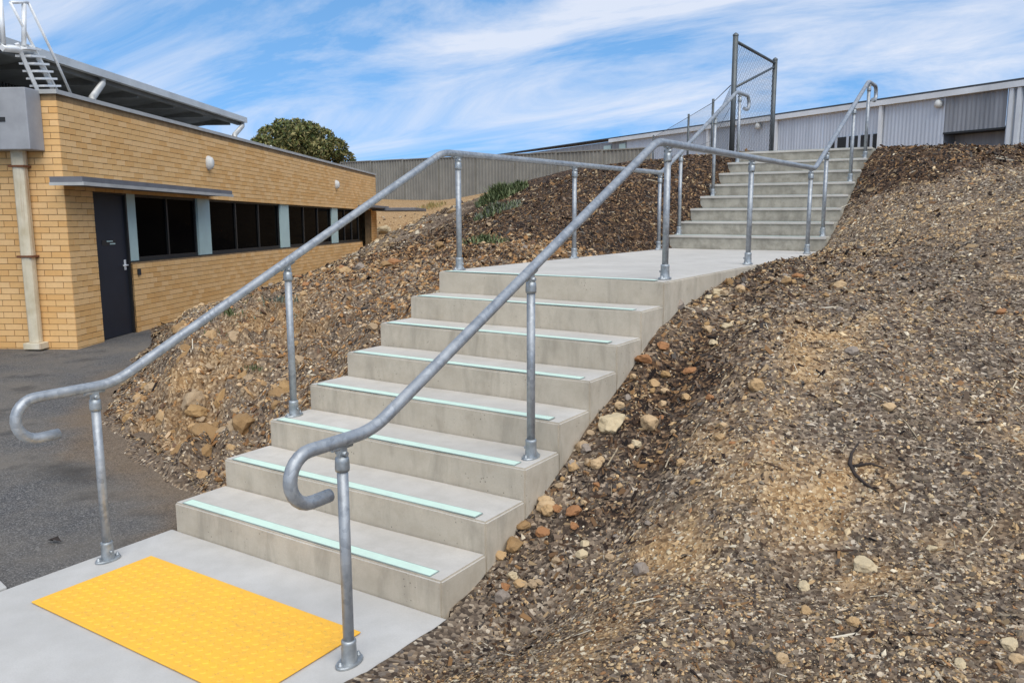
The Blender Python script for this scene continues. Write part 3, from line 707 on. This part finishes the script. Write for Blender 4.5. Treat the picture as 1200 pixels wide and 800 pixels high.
# roof ladder
ld = empty('roof_ladder', fB(.9, -.7, HB), 'aluminium step ladder with handrails rising from the parapet to the upper roof', 'ladder')
lp = C0+BO*-.45; lp2 = C0+BO*-1.0
def L1(px, py): return onplane(px, py, lp, BN)
def L2(px, py): return onplane(px, py, lp2, BN)
foot = [L1(46, 107), L1(66, 107)]; head = [L1(21, 54), L1(38, 56)]
for f_, h_ in zip(foot, head):
    b = MB(); f2 = np.array(f_); f2[2] = HB+.05-FALL*.7; b.tube([f2, h_, h_+(h_-f_)*.05], .032, 4, smooth=False); b.build('stile', MT['alum'], ld)
for k in range(6):
    t = (k+.6)/6; a = foot[0]+(head[0]-foot[0])*t; c_ = foot[1]+(head[1]-foot[1])*t
    b = MB(); w_ = np.array(BO)*.10; th_ = np.array([0, 0, .025])
    v = [a-w_, a+w_, c_+w_, c_-w_]; b.add([*v, *[q+th_ for q in v]], [(0,3,2,1),(4,5,6,7),(0,1,5,4),(1,2,6,5),(2,3,7,6),(3,0,4,7)]); b.build('tread', MT['alum'], ld)
g0, g1, g2 = L1(83, 110), L1(66, 72), L1(33, 3); h0_, h1_, h2_ = L1(68, 108), L1(42, 60), L1(12, 3)
for pts in ([g0, g1, g2], [h0_, h1_, h2_]):
    b = MB(); b.tube(pts, .018, 8); b.build('handrail', MT['alum'], ld)
b = MB(); b.tube([g2, h2_], .018, 8); b.build('cross_bar', MT['alum'], ld)
for a, c_ in ((L1(28, 5), L1(28, 54)), (L1(0, -5), L1(4, 52))):
    b = MB(); b.tube([a, c_], .03, 8); b.build('upright', MT['alum'], ld)
b = MB(); q = L1(2, 53); q2 = L1(38, 57); b.tube([q+np.array([0, 0, -.03]), q2+np.array([0, 0, -.03])], .045, 4); b.build('platform', MT['alum'], ld)

# ------------------------------------------------------------------ steel boundary fence
F0 = np.array([-27.2, 29.3]); F1 = np.array([-9.3, 27.9]); fl = np.linalg.norm(F1-F0); fd = (F1-F0)/fl; fa = math.atan2(fd[1], fd[0])
fen = empty('steel_fence', (float(F0[0]), float(F0[1]), 2.3), 'long khaki grey ribbed steel fence along the top of the bank', 'fence')
np_ = 8; pw = fl/np_
prof = []; nr = 12
for k in range(nr):
    a = k*(pw-.06)/nr; w_ = (pw-.06)/nr
    prof += [(a, 0), (a+w_*.52, 0), (a+w_*.66, -.045), (a+w_*.86, -.045)]
prof.append((pw-.06, 0))
b = MB(); vs = [(x, y, z) for z in (0, 1.95) for x, y in prof]; n = len(prof)
b.add(vs, [(i, i+1, n+i+1, n+i) for i in range(n-1)]); fm = b.mesh('panel', MT['fence'])
for k in range(np_):
    q = F0+fd*(k*pw+.03); zb = 2.27-.014*k
    o = link('panel', fm, None); o.parent = fen; o.matrix_parent_inverse = pinv(fen); o.location = (q[0], q[1], zb); o.rotation_euler = (0, 0, fa)
    nrm = np.array([fd[1], -fd[0]])
    def fr(a, u, z, k=k): p2 = F0+fd*a+nrm*u; return (p2[0], p2[1], z+2.27-.014*k)
    b = MB(); b.box((k*pw+.002, -.03, 1.952), (k*pw+pw-.002, .07, 1.995), fr=fr); b.build('rail', MT['fence'], fen)
    b = MB(); b.box((k*pw-.028, -.035, -.4), (k*pw+.028, .075, 2.0), fr=fr); b.build('post', MT['fence'], fen)

# ------------------------------------------------------------------ long metal shed
SR = np.array([2.86, 27.5]); SL = np.array([-28.18, 46.0]); sdv = (SL-SR)/np.linalg.norm(SL-SR); SR = SR-sdv*12; sn = np.array([-sdv[1], sdv[0]])*1.0
if sn@(CAM[:2]-SR) < 0: sn = -sn
shed = empty('metal_shed', (float(SR[0]), float(SR[1]), 2.4), 'long grey corrugated metal shed with white gutter on the rise', 'shed')
EZ = 5.55
def fS(a, u, z): q = SR+sdv*a+sn*u; return (float(q[0]), float(q[1]), z)
def sp_(px, py): q = onplane(px, py, (SR[0], SR[1], 0), np.array([sn[0], sn[1], 0])); return float((q[:2]-SR)@sdv), float(q[2])
SLEN = 54.
def corr(a0, a1, z0, z1, mat, u=0., pitch=.152, name='wall_sheet'):
    b = MB(); n = max(2, int((a1-a0)/pitch*4)); xs = [a0+(a1-a0)*i/n for i in range(n+1)]
    vs = [fS(x, u+(.018 if (i % 4) in (1, 2) else 0), z) for z in (z0, z1) for i, x in enumerate(xs)]
    b.add(vs, [(i, n+1+i, n+2+i, i+1) for i in range(n)]); return b.build(name, mat, shed)
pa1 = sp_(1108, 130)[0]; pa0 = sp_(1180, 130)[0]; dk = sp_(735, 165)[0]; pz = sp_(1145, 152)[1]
cuts = [0]+sorted([pa0, pa1])
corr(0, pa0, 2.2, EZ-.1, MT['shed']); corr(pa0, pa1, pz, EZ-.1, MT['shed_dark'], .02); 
a = pa1
while a < dk-.1:
    a2 = min(a+5.2, dk); corr(a, a2-.004, 2.2, EZ-.1, MT['shed']); a = a2
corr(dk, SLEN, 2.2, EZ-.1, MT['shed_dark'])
b = MB(); b.box((pa0-.5, -.8, 2.2), (pa1+3, -.6, pz+.1), fr=fS); b.box((pa1+.02, -.62, 2.2), (pa1+.1, -.02, pz+.1), fr=fS); b.build('recess', MT['shed_dark'], shed)
b = MB(); b.box((pa0, -.6, pz-.06), (pa1, .05, pz), fr=fS); b.build('lintel', MT['dark'], shed)
b = MB(); b.box((-.3, .03, EZ-.16), (dk+1.5, .20, EZ+.02), fr=fS); b.build('gutter', MT['gutter'], shed)
b = MB(); b.add([fS(x, u, z) for x in (-.3, SLEN+.3) for u, z in ((.16, EZ+.03), (.16, EZ+.09), (-9, EZ+1.3), (-9, EZ+1.24))], [(0,1,2,3),(7,6,5,4),(0,4,5,1),(1,5,6,2),(2,6,7,3),(3,7,4,0)]); b.build('roof', MT['dark_clad'], shed)
for px in (1186, 1195, 1034, 912, 832): 
    a = sp_(px, 140)[0]; b = MB(); b.box((a-.06, .03, 2.2), (a+.06, .14, EZ-.17), fr=fS); b.build('downpipe', MT['gutter'], shed)
for x0, x1 in ((709, 717), (727, 734)):
    a1_, a0_ = sp_(x0, 165)[0], sp_(x1, 165)[0]; z_ = sp_(x0, 168)[1]
    b = MB(); b.box((a0_, .03, EZ-1.6), (a1_, .08, EZ-.3), fr=fS); b.build('window', MT['pale_green'], shed)
for px, py in ((1103, 122), (891, 148)):
    a, z_ = sp_(px, py); b = MB(); b.lathe(fS(a, .14, z_), [(.02, -.14), (.12, -.10), (.13, 0), (.09, .1), (.02, .14)], 10); b.build('wall_light', MT['white'], shed)
a0_, z_ = sp_(1030, 165); a1_ = sp_(975, 167)[0]
b = MB(); b.box((a0_, .03, 2.3), (a1_, .06, z_+.25), fr=fS); b.build('vent_strip', MT['dark'], shed)
for k in range(4):
    a = a0_+(a1_-a0_)*(k+.5)/4; b = MB(); b.box((a-.05, .061, 2.3), (a+.05, .09, z_+.27), fr=fS); b.build('vent_mullion', MT['shed'], shed)

# ------------------------------------------------------------------ chain link gate and fence behind the stair head
def chain(mbx, A, B, z0, z1, p=.062, r=.0024):
    A = np.array(A, float); B = np.array(B, float); Lg = np.linalg.norm(B-A); u = (B-A)/Lg; H = z1-z0
    k = -H
    def P(s, z): q = A+u*s; return (q[0], q[1], z0+z)
    while k < Lg:
        s0, s1 = max(k, 0), min(k+H, Lg)
        if s1-s0 > .02:
            mbx.tube([P(s0, s0-k), P(s1, s1-k)], r, 3, False); mbx.tube([P(s0, H-(s0-k)), P(s1, H-(s1-k))], r, 3, False)
        k += p*1.414
GA, GB = (-.58, 10.97), (-.58, 13.25); zg = 2.55
gate = empty('chain_link_gate', (-.58, 11, zg), 'tall dark framed chain link gate panel standing beside the stair head', 'gate')
b = MB(); b.tube([(*GA, zg-.2), (*GA, 4.50)], .044, 12); b.lathe((*GA, 4.50), [(.048, 0), (.048, .02), (.01, .05)], 12); b.build('post', MT['pipe_post'], gate)
b = MB(); b.tube([(*GB, zg-.2), (*GB, 4.45)], .044, 12); b.lathe((*GB, 4.45), [(.048, 0), (.048, .02), (.01, .05)], 12); b.build('post', MT['pipe_post'], gate)
b = MB(); b.tube([(GA[0], GA[1]+.03, 4.42), (GB[0], GB[1]-.03, 4.40)], .026, 10); b.build('top_rail', MT['pipe_post'], gate)
b = MB(); b.tube([(GA[0], GA[1]+.03, 3.70), (GB[0], GB[1]-.03, 4.33)], .020, 10); b.build('brace', MT['pipe_post'], gate)
b = MB(); b.tube([(GA[0], GA[1]+.03, 2.66), (GB[0], GB[1]-.03, 2.66)], .024, 10); b.build('bottom_rail', MT['pipe_post'], gate)
b = MB(); chain(b, GA, GB, 2.66, 4.41); b.build('mesh', MT['wire'], gate)
cf = empty('chain_link_fence', (-3.1, 17, 2.5), 'thin chain link fence running back from the gate towards the shed', 'fence')
pts = [(-.66, 11.05), (-3.15, 17.24), (-4.79, 19.91), (-8.2, 25.4)]
for i, q in enumerate(pts[1:]):
    zb = tz(*q)-.1; b = MB(); b.tube([(*q, zb), (*q, 4.38)], .032, 8); b.build('post', MT['pipe_post'], cf)
for A, B in zip(pts[:-1], pts[1:]):
    b = MB(); b.tube([(*A, 4.3 if A != pts[0] else 3.75), (*B, 4.3)], .008, 5); b.tube([(*A, 3.4), (*B, 3.4)], .004, 4); b.build('strain_wire', MT['wire'], cf)
    b = MB(); chain(b, A, B, 2.6, 4.28 if A != pts[0] else 3.74, .09, .0015); b.build('mesh', MT['wire'], cf)

# ------------------------------------------------------------------ tree beyond the building
def leaf_cloud(name, centers, radii, n, size, cols, parent, squash=.8, seed=1):
    g = np.random.default_rng(seed); ci = g.choice(len(centers), n, p=np.array(radii)**2/np.sum(np.array(radii)**2))
    v = g.normal(size=(n, 3)); v /= np.linalg.norm(v, axis=1)[:, None]; rr = g.uniform(.45, 1.0, n)**.5
    P = np.array(centers)[ci]+v*rr[:, None]*np.array(radii)[ci][:, None]*np.array([1, 1, squash])
    a = g.normal(size=(n, 3)); a /= np.linalg.norm(a, axis=1)[:, None]; c = np.cross(a, g.normal(size=(n, 3))); c /= np.linalg.norm(c, axis=1)[:, None]
    s = size*g.uniform(.6, 1.4, n)[:, None]
    V = np.stack([P-a*s, P+c*s*.42, P+a*s, P-c*s*.42], 1).reshape(-1, 3)
    Fc = np.arange(n*4).reshape(-1, 4); C_ = np.array(cols)[g.integers(0, len(cols), n)]; C_ = np.repeat(C_*g.uniform(.75, 1.25, (n, 1)), 4, 0); C_[:, 3] = 1
    return link(name, np_mesh(name, V, Fc, MT['leaf'], C_), parent)
tb = CAM+ray(350, 250)*46; tree = empty('tree', (tb[0], tb[1], 0), 'round olive green tree crown rising behind the brick building', 'tree')
b = MB(); b.tube([(tb[0], tb[1], -.3), (tb[0]+.1, tb[1], 2), (tb[0]-.1, tb[1]+.1, 4.5)], [.3, .22, .12], 8)
cs, rs_ = [], []
for px, py, r, dd in [(308,172,1.0,45),(318,160,1.05,47),(332,152,.95,45),(348,152,1.0,47),(362,156,1.05,45),(376,163,1.05,46.5),(392,174,.95,45),(404,186,.75,46),(340,172,1.4,46),(365,180,1.4,47),(318,182,1.1,46),(385,188,1.1,46.5),(296,178,.7,46),(350,165,1.2,44.4),(330,176,1.0,44.4),(372,176,1.0,44.4)]:
    q = CAM+ray(px, py)*dd; cs.append(q); rs_.append(r*.78)
    b.tube([(tb[0], tb[1], 2.2), tuple((np.array([tb[0], tb[1], 3.2])+q)/2), tuple(q)], [.12, .07, .02], 5)
b.build('trunk', MT['bark'], tree)
leaf_cloud('crown', cs, rs_, 15000, .115, [lin('5f6635'), lin('4a5029'), lin('757043'), lin('6b6538'), lin('3a4324'), lin('8a7f52')], tree, .8, 3)

# ------------------------------------------------------------------ stones, chips, mulch
def rock_mesh(seed, flat=.7, col=(.4, .3, .2, 1), sub=2):
    bm = bmesh.new(); bmesh.ops.create_icosphere(bm, subdivisions=sub, radius=1); rr = random.Random(seed)
    pl = [(Vector((rr.gauss(0, 1), rr.gauss(0, 1), rr.gauss(0, 1))).normalized(), rr.uniform(.55, .85)) for _ in range(9)]
    sc = Vector((rr.uniform(.8, 1.25), rr.uniform(.7, 1.0), flat*rr.uniform(.75, 1.1)))
    for v in bm.verts:
        p = v.co.copy()
        for nrm, d in pl:
            k = p.dot(nrm)-d
            if k > 0: p -= nrm*k*.92
        w3 = noise.fractal(p*2.6+Vector((seed*7.3, 0, 0)), 1.0, 2.0, 4)*.16; p = p*(1+w3)
        v.co = Vector((p.x*sc.x, p.y*sc.y, p.z*sc.z))
    me = bpy.data.meshes.new('stone'); bm.to_mesh(me); bm.free()
    ca = me.color_attributes.new('Col', 'FLOAT_COLOR', 'POINT')
    ca.data.foreach_set('color', np.tile(np.array(col, 'f'), len(me.vertices))); me.materials.append(MT['stone']); return me
tan = [lin(h) for h in ('b8976c', 'a88659', 'c4a67e', 'ad9474', '9a7a52', 'c9b591', 'a07048', '94877a')]
rocks = [rock_mesh(i, .72, tan[i % 8], 3) for i in range(16)]
def put_stone(p, r, mi=None, seed=0, sink=.25):
    o = bpy.data.objects.new('stone', rocks[R0.randrange(16) if mi is None else mi]); COL.objects.link(o); o.parent = hill
    o.location = (p[0], p[1], p[2]+r*(.55-sink)); o.scale = (r, r, r); o.rotation_euler = (R0.uniform(-.3, .3), R0.uniform(-.3, .3), R0.uniform(0, 6.28)); return o
known = [(717,492,16,5),(760,494,13,2),(767,447,7,0),(779,455,5,2),(755,418,9,6),(725,474,7,2),(686,522,9,7),(689,539,7,3),(641,592,10,0),(639,582,8,2),(830,384,6,2),(852,380,6,5),(804,464,6,0),(746,516,6,5),
 (789,504,4,2),(794,356,10,7),(832,462,5,6),(602,632,11,4),(586,647,8,0),(600,671,7,5),(609,680,8,0),(592,684,6,6),(635,619,9,6),(640,590,10,2),(613,613,8,4),(652,593,7,6),(673,612,6,6),(885,449,11,0),(1042,474,7,2),
 (1092,640,6,5),(942,682,7,5),(1000,725,8,0),(915,767,9,2),(1182,750,10,5),(1192,767,8,2),(945,710,7,0),(1125,772,7,5),(655,566,6,3),(700,470,6,0),(742,440,5,2),(870,440,5,3),(735,463,5,7),(451,268,8,13)]
for px, py, rp, mi in known:
    h_ = hit(px, py+rp*.5)
    if h_ is None: continue
    d_ = (h_-CAM)@AX_F; put_stone((h_[0], h_[1], tz(h_[0], h_[1])), rp*d_/FPX*1.08, mi)
k = 0
while k < 165:                                             # other stones one can tell apart, beside the stairs and in the left bank
    if k < 85: x, y = 1.88+abs(R0.gauss(0, .42)), R0.uniform(.2, 4.2)
    elif k < 100: x, y = R0.uniform(2.3, 5.5), R0.uniform(0, 6)
    else:
        x, y = R0.uniform(-5, -.1), R0.uniform(.5, 6)
        if toe_d(x, y) < .1 or y > 5 and R0.random() < .6: continue
    r = R0.choice((.014, .018, .02, .025, .03, .045)) if k < 100 else R0.choice((.025, .03, .04, .05, .07))
    put_stone((x, y, tz(x, y)), r); k += 1

for k in range(75):
    t = R0.random(); x = -3.35+3.0*t; y = float(np.interp(x, TOE[:, 0], TOE[:, 1]))+R0.uniform(.18, 1.15)
    r = R0.choice((.03, .04, .05, .06, .08, .11)); o = put_stone((x, y, tz(x, y)), r, R0.choice((0, 1, 3, 4, 8, 9, 11)), sink=.85); o.scale = (r*1.0, r*R0.uniform(.7, 1.1), r*R0.uniform(.9, 1.5)); o.rotation_euler[0] += R0.uniform(-.5, .3)
ico_v = []; ico_f = []
_bm = bmesh.new(); bmesh.ops.create_icosphere(_bm, subdivisions=1, radius=1)
ico_v = np.array([v.co[:] for v in _bm.verts]); ico_f = np.array([[v.index for v in f.verts] for f in _bm.faces]); _bm.free()
oct_v = np.array([(1,.2,0),(-1,-.2,.1),(.1,1,0),(-.1,-1,.1),(.3,.1,1),(-.1,-.2,-1),(-.4,.3,.85)], float); oct_f = np.array([(0,2,4),(2,6,4),(2,1,6),(1,3,6),(3,4,6),(3,0,4),(2,0,5),(1,2,5),(3,1,5),(0,3,5)])
cube_v = np.array([(-1,-1,-1),(1,-1,-1),(1,1,-1),(-1,1,-1),(-1,-1,1),(1,-1,1),(1,1,1),(-1,1,1)], float)*np.array([1, 1, 1]); cube_f = np.array([(0,3,2,1),(4,5,6,7),(0,1,5,4),(1,2,6,5),(2,3,7,6),(3,0,4,7)])
def slope_frame(x, y):
    e = .03; z = terrain(x, y); zx = (terrain(x+e, y)-z)/e; zy = (terrain(x, y+e)-z)/e
    zx = np.clip(zx, -.75, .75); zy = np.clip(zy, -.75, .75); return z, zx, zy
def scatter(name, x, y, size, dims, cols, base_v, base_f, tilt, mat, label, lift=.25, jit=.25):
    n = len(x); z, zx, zy = slope_frame(x, y)
    a = rng.uniform(0, 2*np.pi, n); t1 = rng.normal(0, tilt, n); t2 = rng.normal(0, tilt, n)
    V = base_v[None]*(1+rng.uniform(-jit, jit, (n, len(base_v), 3)))*dims[:, None, :]*size[:, None, None]
    X = V[..., 0]*np.cos(a)[:, None]-V[..., 1]*np.sin(a)[:, None]; Y = V[..., 0]*np.sin(a)[:, None]+V[..., 1]*np.cos(a)[:, None]; Z = V[..., 2]
    Z = Z+X*(zx+t1)[:, None]+Y*(zy+t2)[:, None]
    P = np.stack([X+x[:, None], Y+y[:, None], Z+(z+size*dims[:, 2]*lift)[:, None]], -1).reshape(-1, 3)
    Fc = (np.arange(n)[:, None, None]*len(base_v)+base_f[None]).reshape(-1, base_f.shape[1])
    C_ = np.repeat(np.c_[cols[:, :3], np.ones(n)], len(base_v), 0)
    o = link(name, np_mesh(name, P, Fc, mat, C_), None); return tag(o, label, 'ground cover', kind='stuff')
def sample(n, near_bias=True):
    xs, ys = [], []; tot = 0
    while tot < n:
        m_ = n*3; u = rng.uniform(0, 1, m_); px = rng.uniform(-20, 1230, m_); dist = 2.2+11*u**1.5
        dv = AX_F[None, :2]+AX_R[None, :2]*((px-600)/FPX)[:, None]; q = CAM[None, :2]+dv*dist[:, None]
        x, y = q[:, 0], q[:, 1]; ok = (x > WD+.01) | ((x < -.03) & (toe_d(x, y) > .05)); ok &= (y < 14) & (x > -9) & ~((x < 2.0) & (x > 0) & (y < .15))
        xs.append(x[ok]); ys.append(y[ok]); tot += ok.sum()
    return np.concatenate(xs)[:n], np.concatenate(ys)[:n]
pal = np.array([lin(h) for h in ('b99a70', 'a58a66', 'c8b08a', '8a7150', '7d6c58', 'a0917c', '5e4f40', 'c6b89e', '96704c', '4b3c2f', 'ae9068', '6e6150')])
x, y = sample(140000); d_ = np.hypot(x-CAM[0], y-CAM[1])
mk = soil_mask(x, y); keep = rng.uniform(0, 1, len(x)) > np.clip(mk[:, 0]*1.1, 0, .88); x, y, d_, mk = x[keep], y[keep], d_[keep], mk[keep]
sz = (.0022+.00050*d_)*np.exp(np.clip(rng.normal(0, .55, len(x)), -1.1, 1.35)); lf = x < 0; rockz = lf & (mk[:, 1] > .3); drop = rockz & (rng.uniform(0, 1, len(x)) < .7); sz = np.where(lf, sz*.85, sz); x, y, d_, mk, sz = x[~drop], y[~drop], d_[~drop], mk[~drop], sz[~drop]; ci = rng.integers(0, 12, len(x))
greyish = rng.uniform(0, 1, len(x)) < mk[:, 2]*.5; ci = np.where(greyish, rng.choice([4, 5, 6, 11, 9, 6], len(x)), ci); tanish = (fbm(x*1.4+3, y*1.4, 63, 4) > .53) & (rng.uniform(0, 1, len(x)) < .6); ci = np.where(tanish & ~greyish, rng.choice([0, 1, 2, 10, 7], len(x)), ci); darkp = (fbm(x*1.9+9, y*1.9, 91, 4) < .43) & (rng.uniform(0, 1, len(x)) < .55) & (x > 0); ci = np.where(darkp, rng.choice([6, 9, 11, 4], len(x)), ci)
cols = pal[ci]*rng.uniform(.65, 1.15, (len(x), 1))
scatter('gravel', x, y, sz, np.stack([rng.uniform(.8, 1.5, len(x)), rng.uniform(.6, 1, len(x)), rng.uniform(.35, .75, len(x))], 1), cols, oct_v, oct_f, .25, MT['chip'], 'loose pebbles and rock chips strewn over the earth banks')
m_ = 14000; px = rng.uniform(380, 900, m_); dist = rng.uniform(11, 33, m_); q = CAM[None, :2]+(AX_F[None, :2]+AX_R[None, :2]*((px-600)/FPX)[:, None])*dist[:, None]
x, y = q[:, 0], q[:, 1]; ok = (x < -.6) & (toe_d(x, y) > .3) & (y < 27.5) & (soil_mask(x, y)[:, 0] < .35); x, y = x[ok], y[ok]; n = len(x)
o = scatter('rubble', x, y, np.exp(rng.normal(0, .4, n))*.028, np.stack([rng.uniform(.8, 1.5, n), rng.uniform(.6, 1, n), rng.uniform(.4, .8, n)], 1), pal[rng.integers(0, 12, n)]*rng.uniform(.55, 1.1, (n, 1)), oct_v, oct_f, .3, MT['chip'], 'coarse rubble on the ground in front of the steel fence')
m_ = 9000; x = -.06-rng.uniform(0, 1, m_)**1.3*3.4; y = rng.uniform(.5, 5.6, m_); ok = toe_d(x, y) > .12; x, y = x[ok], y[ok]; n = len(x)
palr = np.array([lin(h) for h in ('a98257', '8f6a43', 'b89468', '7a5a3c', 'a07448', 'c2a581', '6a5240')])
scatter('rubble', x, y, np.exp(np.clip(rng.normal(0, .5, n), -1, 1.2))*.0100, np.stack([rng.uniform(.8, 1.4, n), rng.uniform(.7, 1, n), rng.uniform(.5, .9, n)], 1), palr[rng.integers(0, 7, n)]*rng.uniform(.6, 1.1, (n, 1)), oct_v, oct_f, .3, MT['chip'], 'orange brown rock rubble on the bank between the building and the stairs')
pal2 = np.array([lin(h) for h in ('3a2a1e', '2a1f18', '4d3826', '5f4730', '1d1613', '7a5c3c', '6b5a4a', '8c7658', '46403a')])
x, y = sample(80000); mk = soil_mask(x, y); keep = rng.uniform(0, 1, len(x)) < .12+mk[:, 0]*1.0-.7*mk[:, 1]*(x < 0)-.15*mk[:, 1]; x, y = x[keep], y[keep]; d_ = np.hypot(x-CAM[0], y-CAM[1]); n = len(x)
sz = (.0030+.0006*d_)*np.exp(np.clip(rng.normal(0, .42, n), -1, .9))
scatter('bark_mulch', x, y, sz, np.stack([rng.uniform(1.2, 2.6, n), rng.uniform(.35, .8, n), rng.uniform(.12, .3, n)], 1), pal2[rng.integers(0, 9, n)]*rng.uniform(.7, 1.3, (n, 1)), cube_v, cube_f, .45, MT['chip'], 'dark bark and leaf litter scattered over the banks', .8)
x, y = sample(620); n = len(x); d_ = np.hypot(x-CAM[0], y-CAM[1])
pal3 = np.array([lin(h) for h in ('b5a68c', '9b8b72', 'c9bea8', '6a5642', '4a382a')])
scatter('twigs', x, y, (.005+.0007*d_)*np.exp(np.clip(rng.normal(0, .4, n), -1, .6)), np.stack([rng.uniform(2.5, 5.5, n), rng.uniform(.13, .24, n), rng.uniform(.12, .2, n)], 1), pal3[rng.integers(0, 5, n)], cube_v, cube_f, .12, MT['chip'], 'small pale and dark twigs lying on the banks', 2.2)

# ------------------------------------------------------------------ weeds, root, leaf
def weed(px, py, h, n, wd, cols, label, name='weed', seed=0, spread=.5, group=None):
    p = hit(px, py)
    if p is None: return
    z = tz(p[0], p[1]); g = random.Random(seed); o = empty(name, (p[0], p[1], z), label, 'plant', group)
    V, Fc, Cc = [], [], []
    for k in range(n):
        a = g.uniform(0, 6.28); r = g.uniform(0, spread); bx, by = p[0]+r*math.cos(a), p[1]+r*math.sin(a); bz = tz(bx, by)-.01 if r > .2 else z-.01
        a2 = g.uniform(0, 6.28); ln = h*g.uniform(.5, 1.1)*(1-.5*r/spread); lean = g.uniform(.15, .8); w_ = wd*g.uniform(.6, 1.2)
        dx_, dy_ = math.cos(a2), math.sin(a2); b0 = len(V)
        for t, ww in ((0, .5), (.5, 1), (1, .05)):
            cx, cy, cz = bx+dx_*ln*lean*t*t, by+dy_*ln*lean*t*t, bz+ln*(t-.25*lean*t*t)
            V += [(cx-dy_*w_*ww, cy+dx_*w_*ww, cz), (cx+dy_*w_*ww, cy-dx_*w_*ww, cz)]
        Fc += [(b0, b0+1, b0+3, b0+2), (b0+2, b0+3, b0+5, b0+4)]; c = g.choice(cols); kk = g.uniform(.7, 1.3); Cc += [(c[0]*kk, c[1]*kk, c[2]*kk, 1)]*6
    me = np_mesh('foliage', np.array(V), np.array(Fc), MT['leaf'], np.array(Cc)); link('foliage', me, o)
gr = [lin('525d38'), lin('414d2e'), lin('626a45'), lin('6f7550')]; sg = [lin('66695a'), lin('565c4e'), lin('777868')]; dry = [lin('a8925c'), lin('8f7a4a'), lin('6f7a48')]
weed(588, 230, .26, 1500, .012, gr, 'bushy green shrub on the bank crest in front of the steel fence', 'shrub', 1, .42)
weed(576, 218, .26, 900, .011, sg, 'grey low dome shaped shrub beside the bushy green shrub', 'shrub', 2, .35)
weed(583, 250, .20, 900, .010, sg+gr, 'sage green shrub spreading down the bank below the bushy green shrub', 'shrub', 3, .35)
weed(566, 284, .13, 300, .008, gr, 'small green weed on the dark bank beside the landing', 'weed', 4, .3)
weed(636, 206, .22, 500, .010, sg, 'small grey shrub at the foot of the fence on the dark bank', 'shrub', 5, .3)
weed(505, 243, .3, 220, .012, dry, 'dry yellow green grass tuft on the bank near the building end', 'grass tuft', 6, .7)
weed(268, 366, .09, 160, .006, gr, 'low green weed along the base of the window wall', 'weed', 7, .4)
weed(300, 431, .06, 60, .004, gr, 'tiny green weed growing on the rocky bank face', 'weed', 8, .12)
weed(330, 352, .08, 160, .006, sg, 'greyish weed on the bank top beside the window wall', 'weed', 9, .4)
# dark root lying on the slope
rt = [hit(*q) for q in ((1006,520),(998,530),(996,542),(1002,556),(1014,566),(1030,578))]
b = MB(); b.tube([(q[0], q[1], tz(q[0], q[1])+.006) for q in rt], [.003, .007, .010, .008, .006, .002], 7)
rt2 = [hit(*q) for q in ((1000,545),(1020,543),(1036,547))]; b.tube([(q[0], q[1], tz(q[0], q[1])+.005) for q in rt2], [.008, .006, .003], 6)
tag(b.build('root', MT['root']), 'dark forked root lying on the gravel slope', 'root')
# dry leaf on the asphalt
q = onz(64, 633, -.01); b = MB(); b.add([(q[0]-.05, q[1]-.012, -.012), (q[0], q[1]-.02, .006), (q[0]+.05, q[1]+.01, -.006), (q[0], q[1]+.02, .012), (q[0]-.02, q[1], -.014)], [(0,1,4),(1,2,3),(1,3,4),(0,4,3)])
b.v = [(x, y, z-.002) for x, y, z in b.v]
tag(b.build('fallen_leaf', MT['root']), 'curled brown leaf lying on the asphalt near the handrail foot', 'leaf')
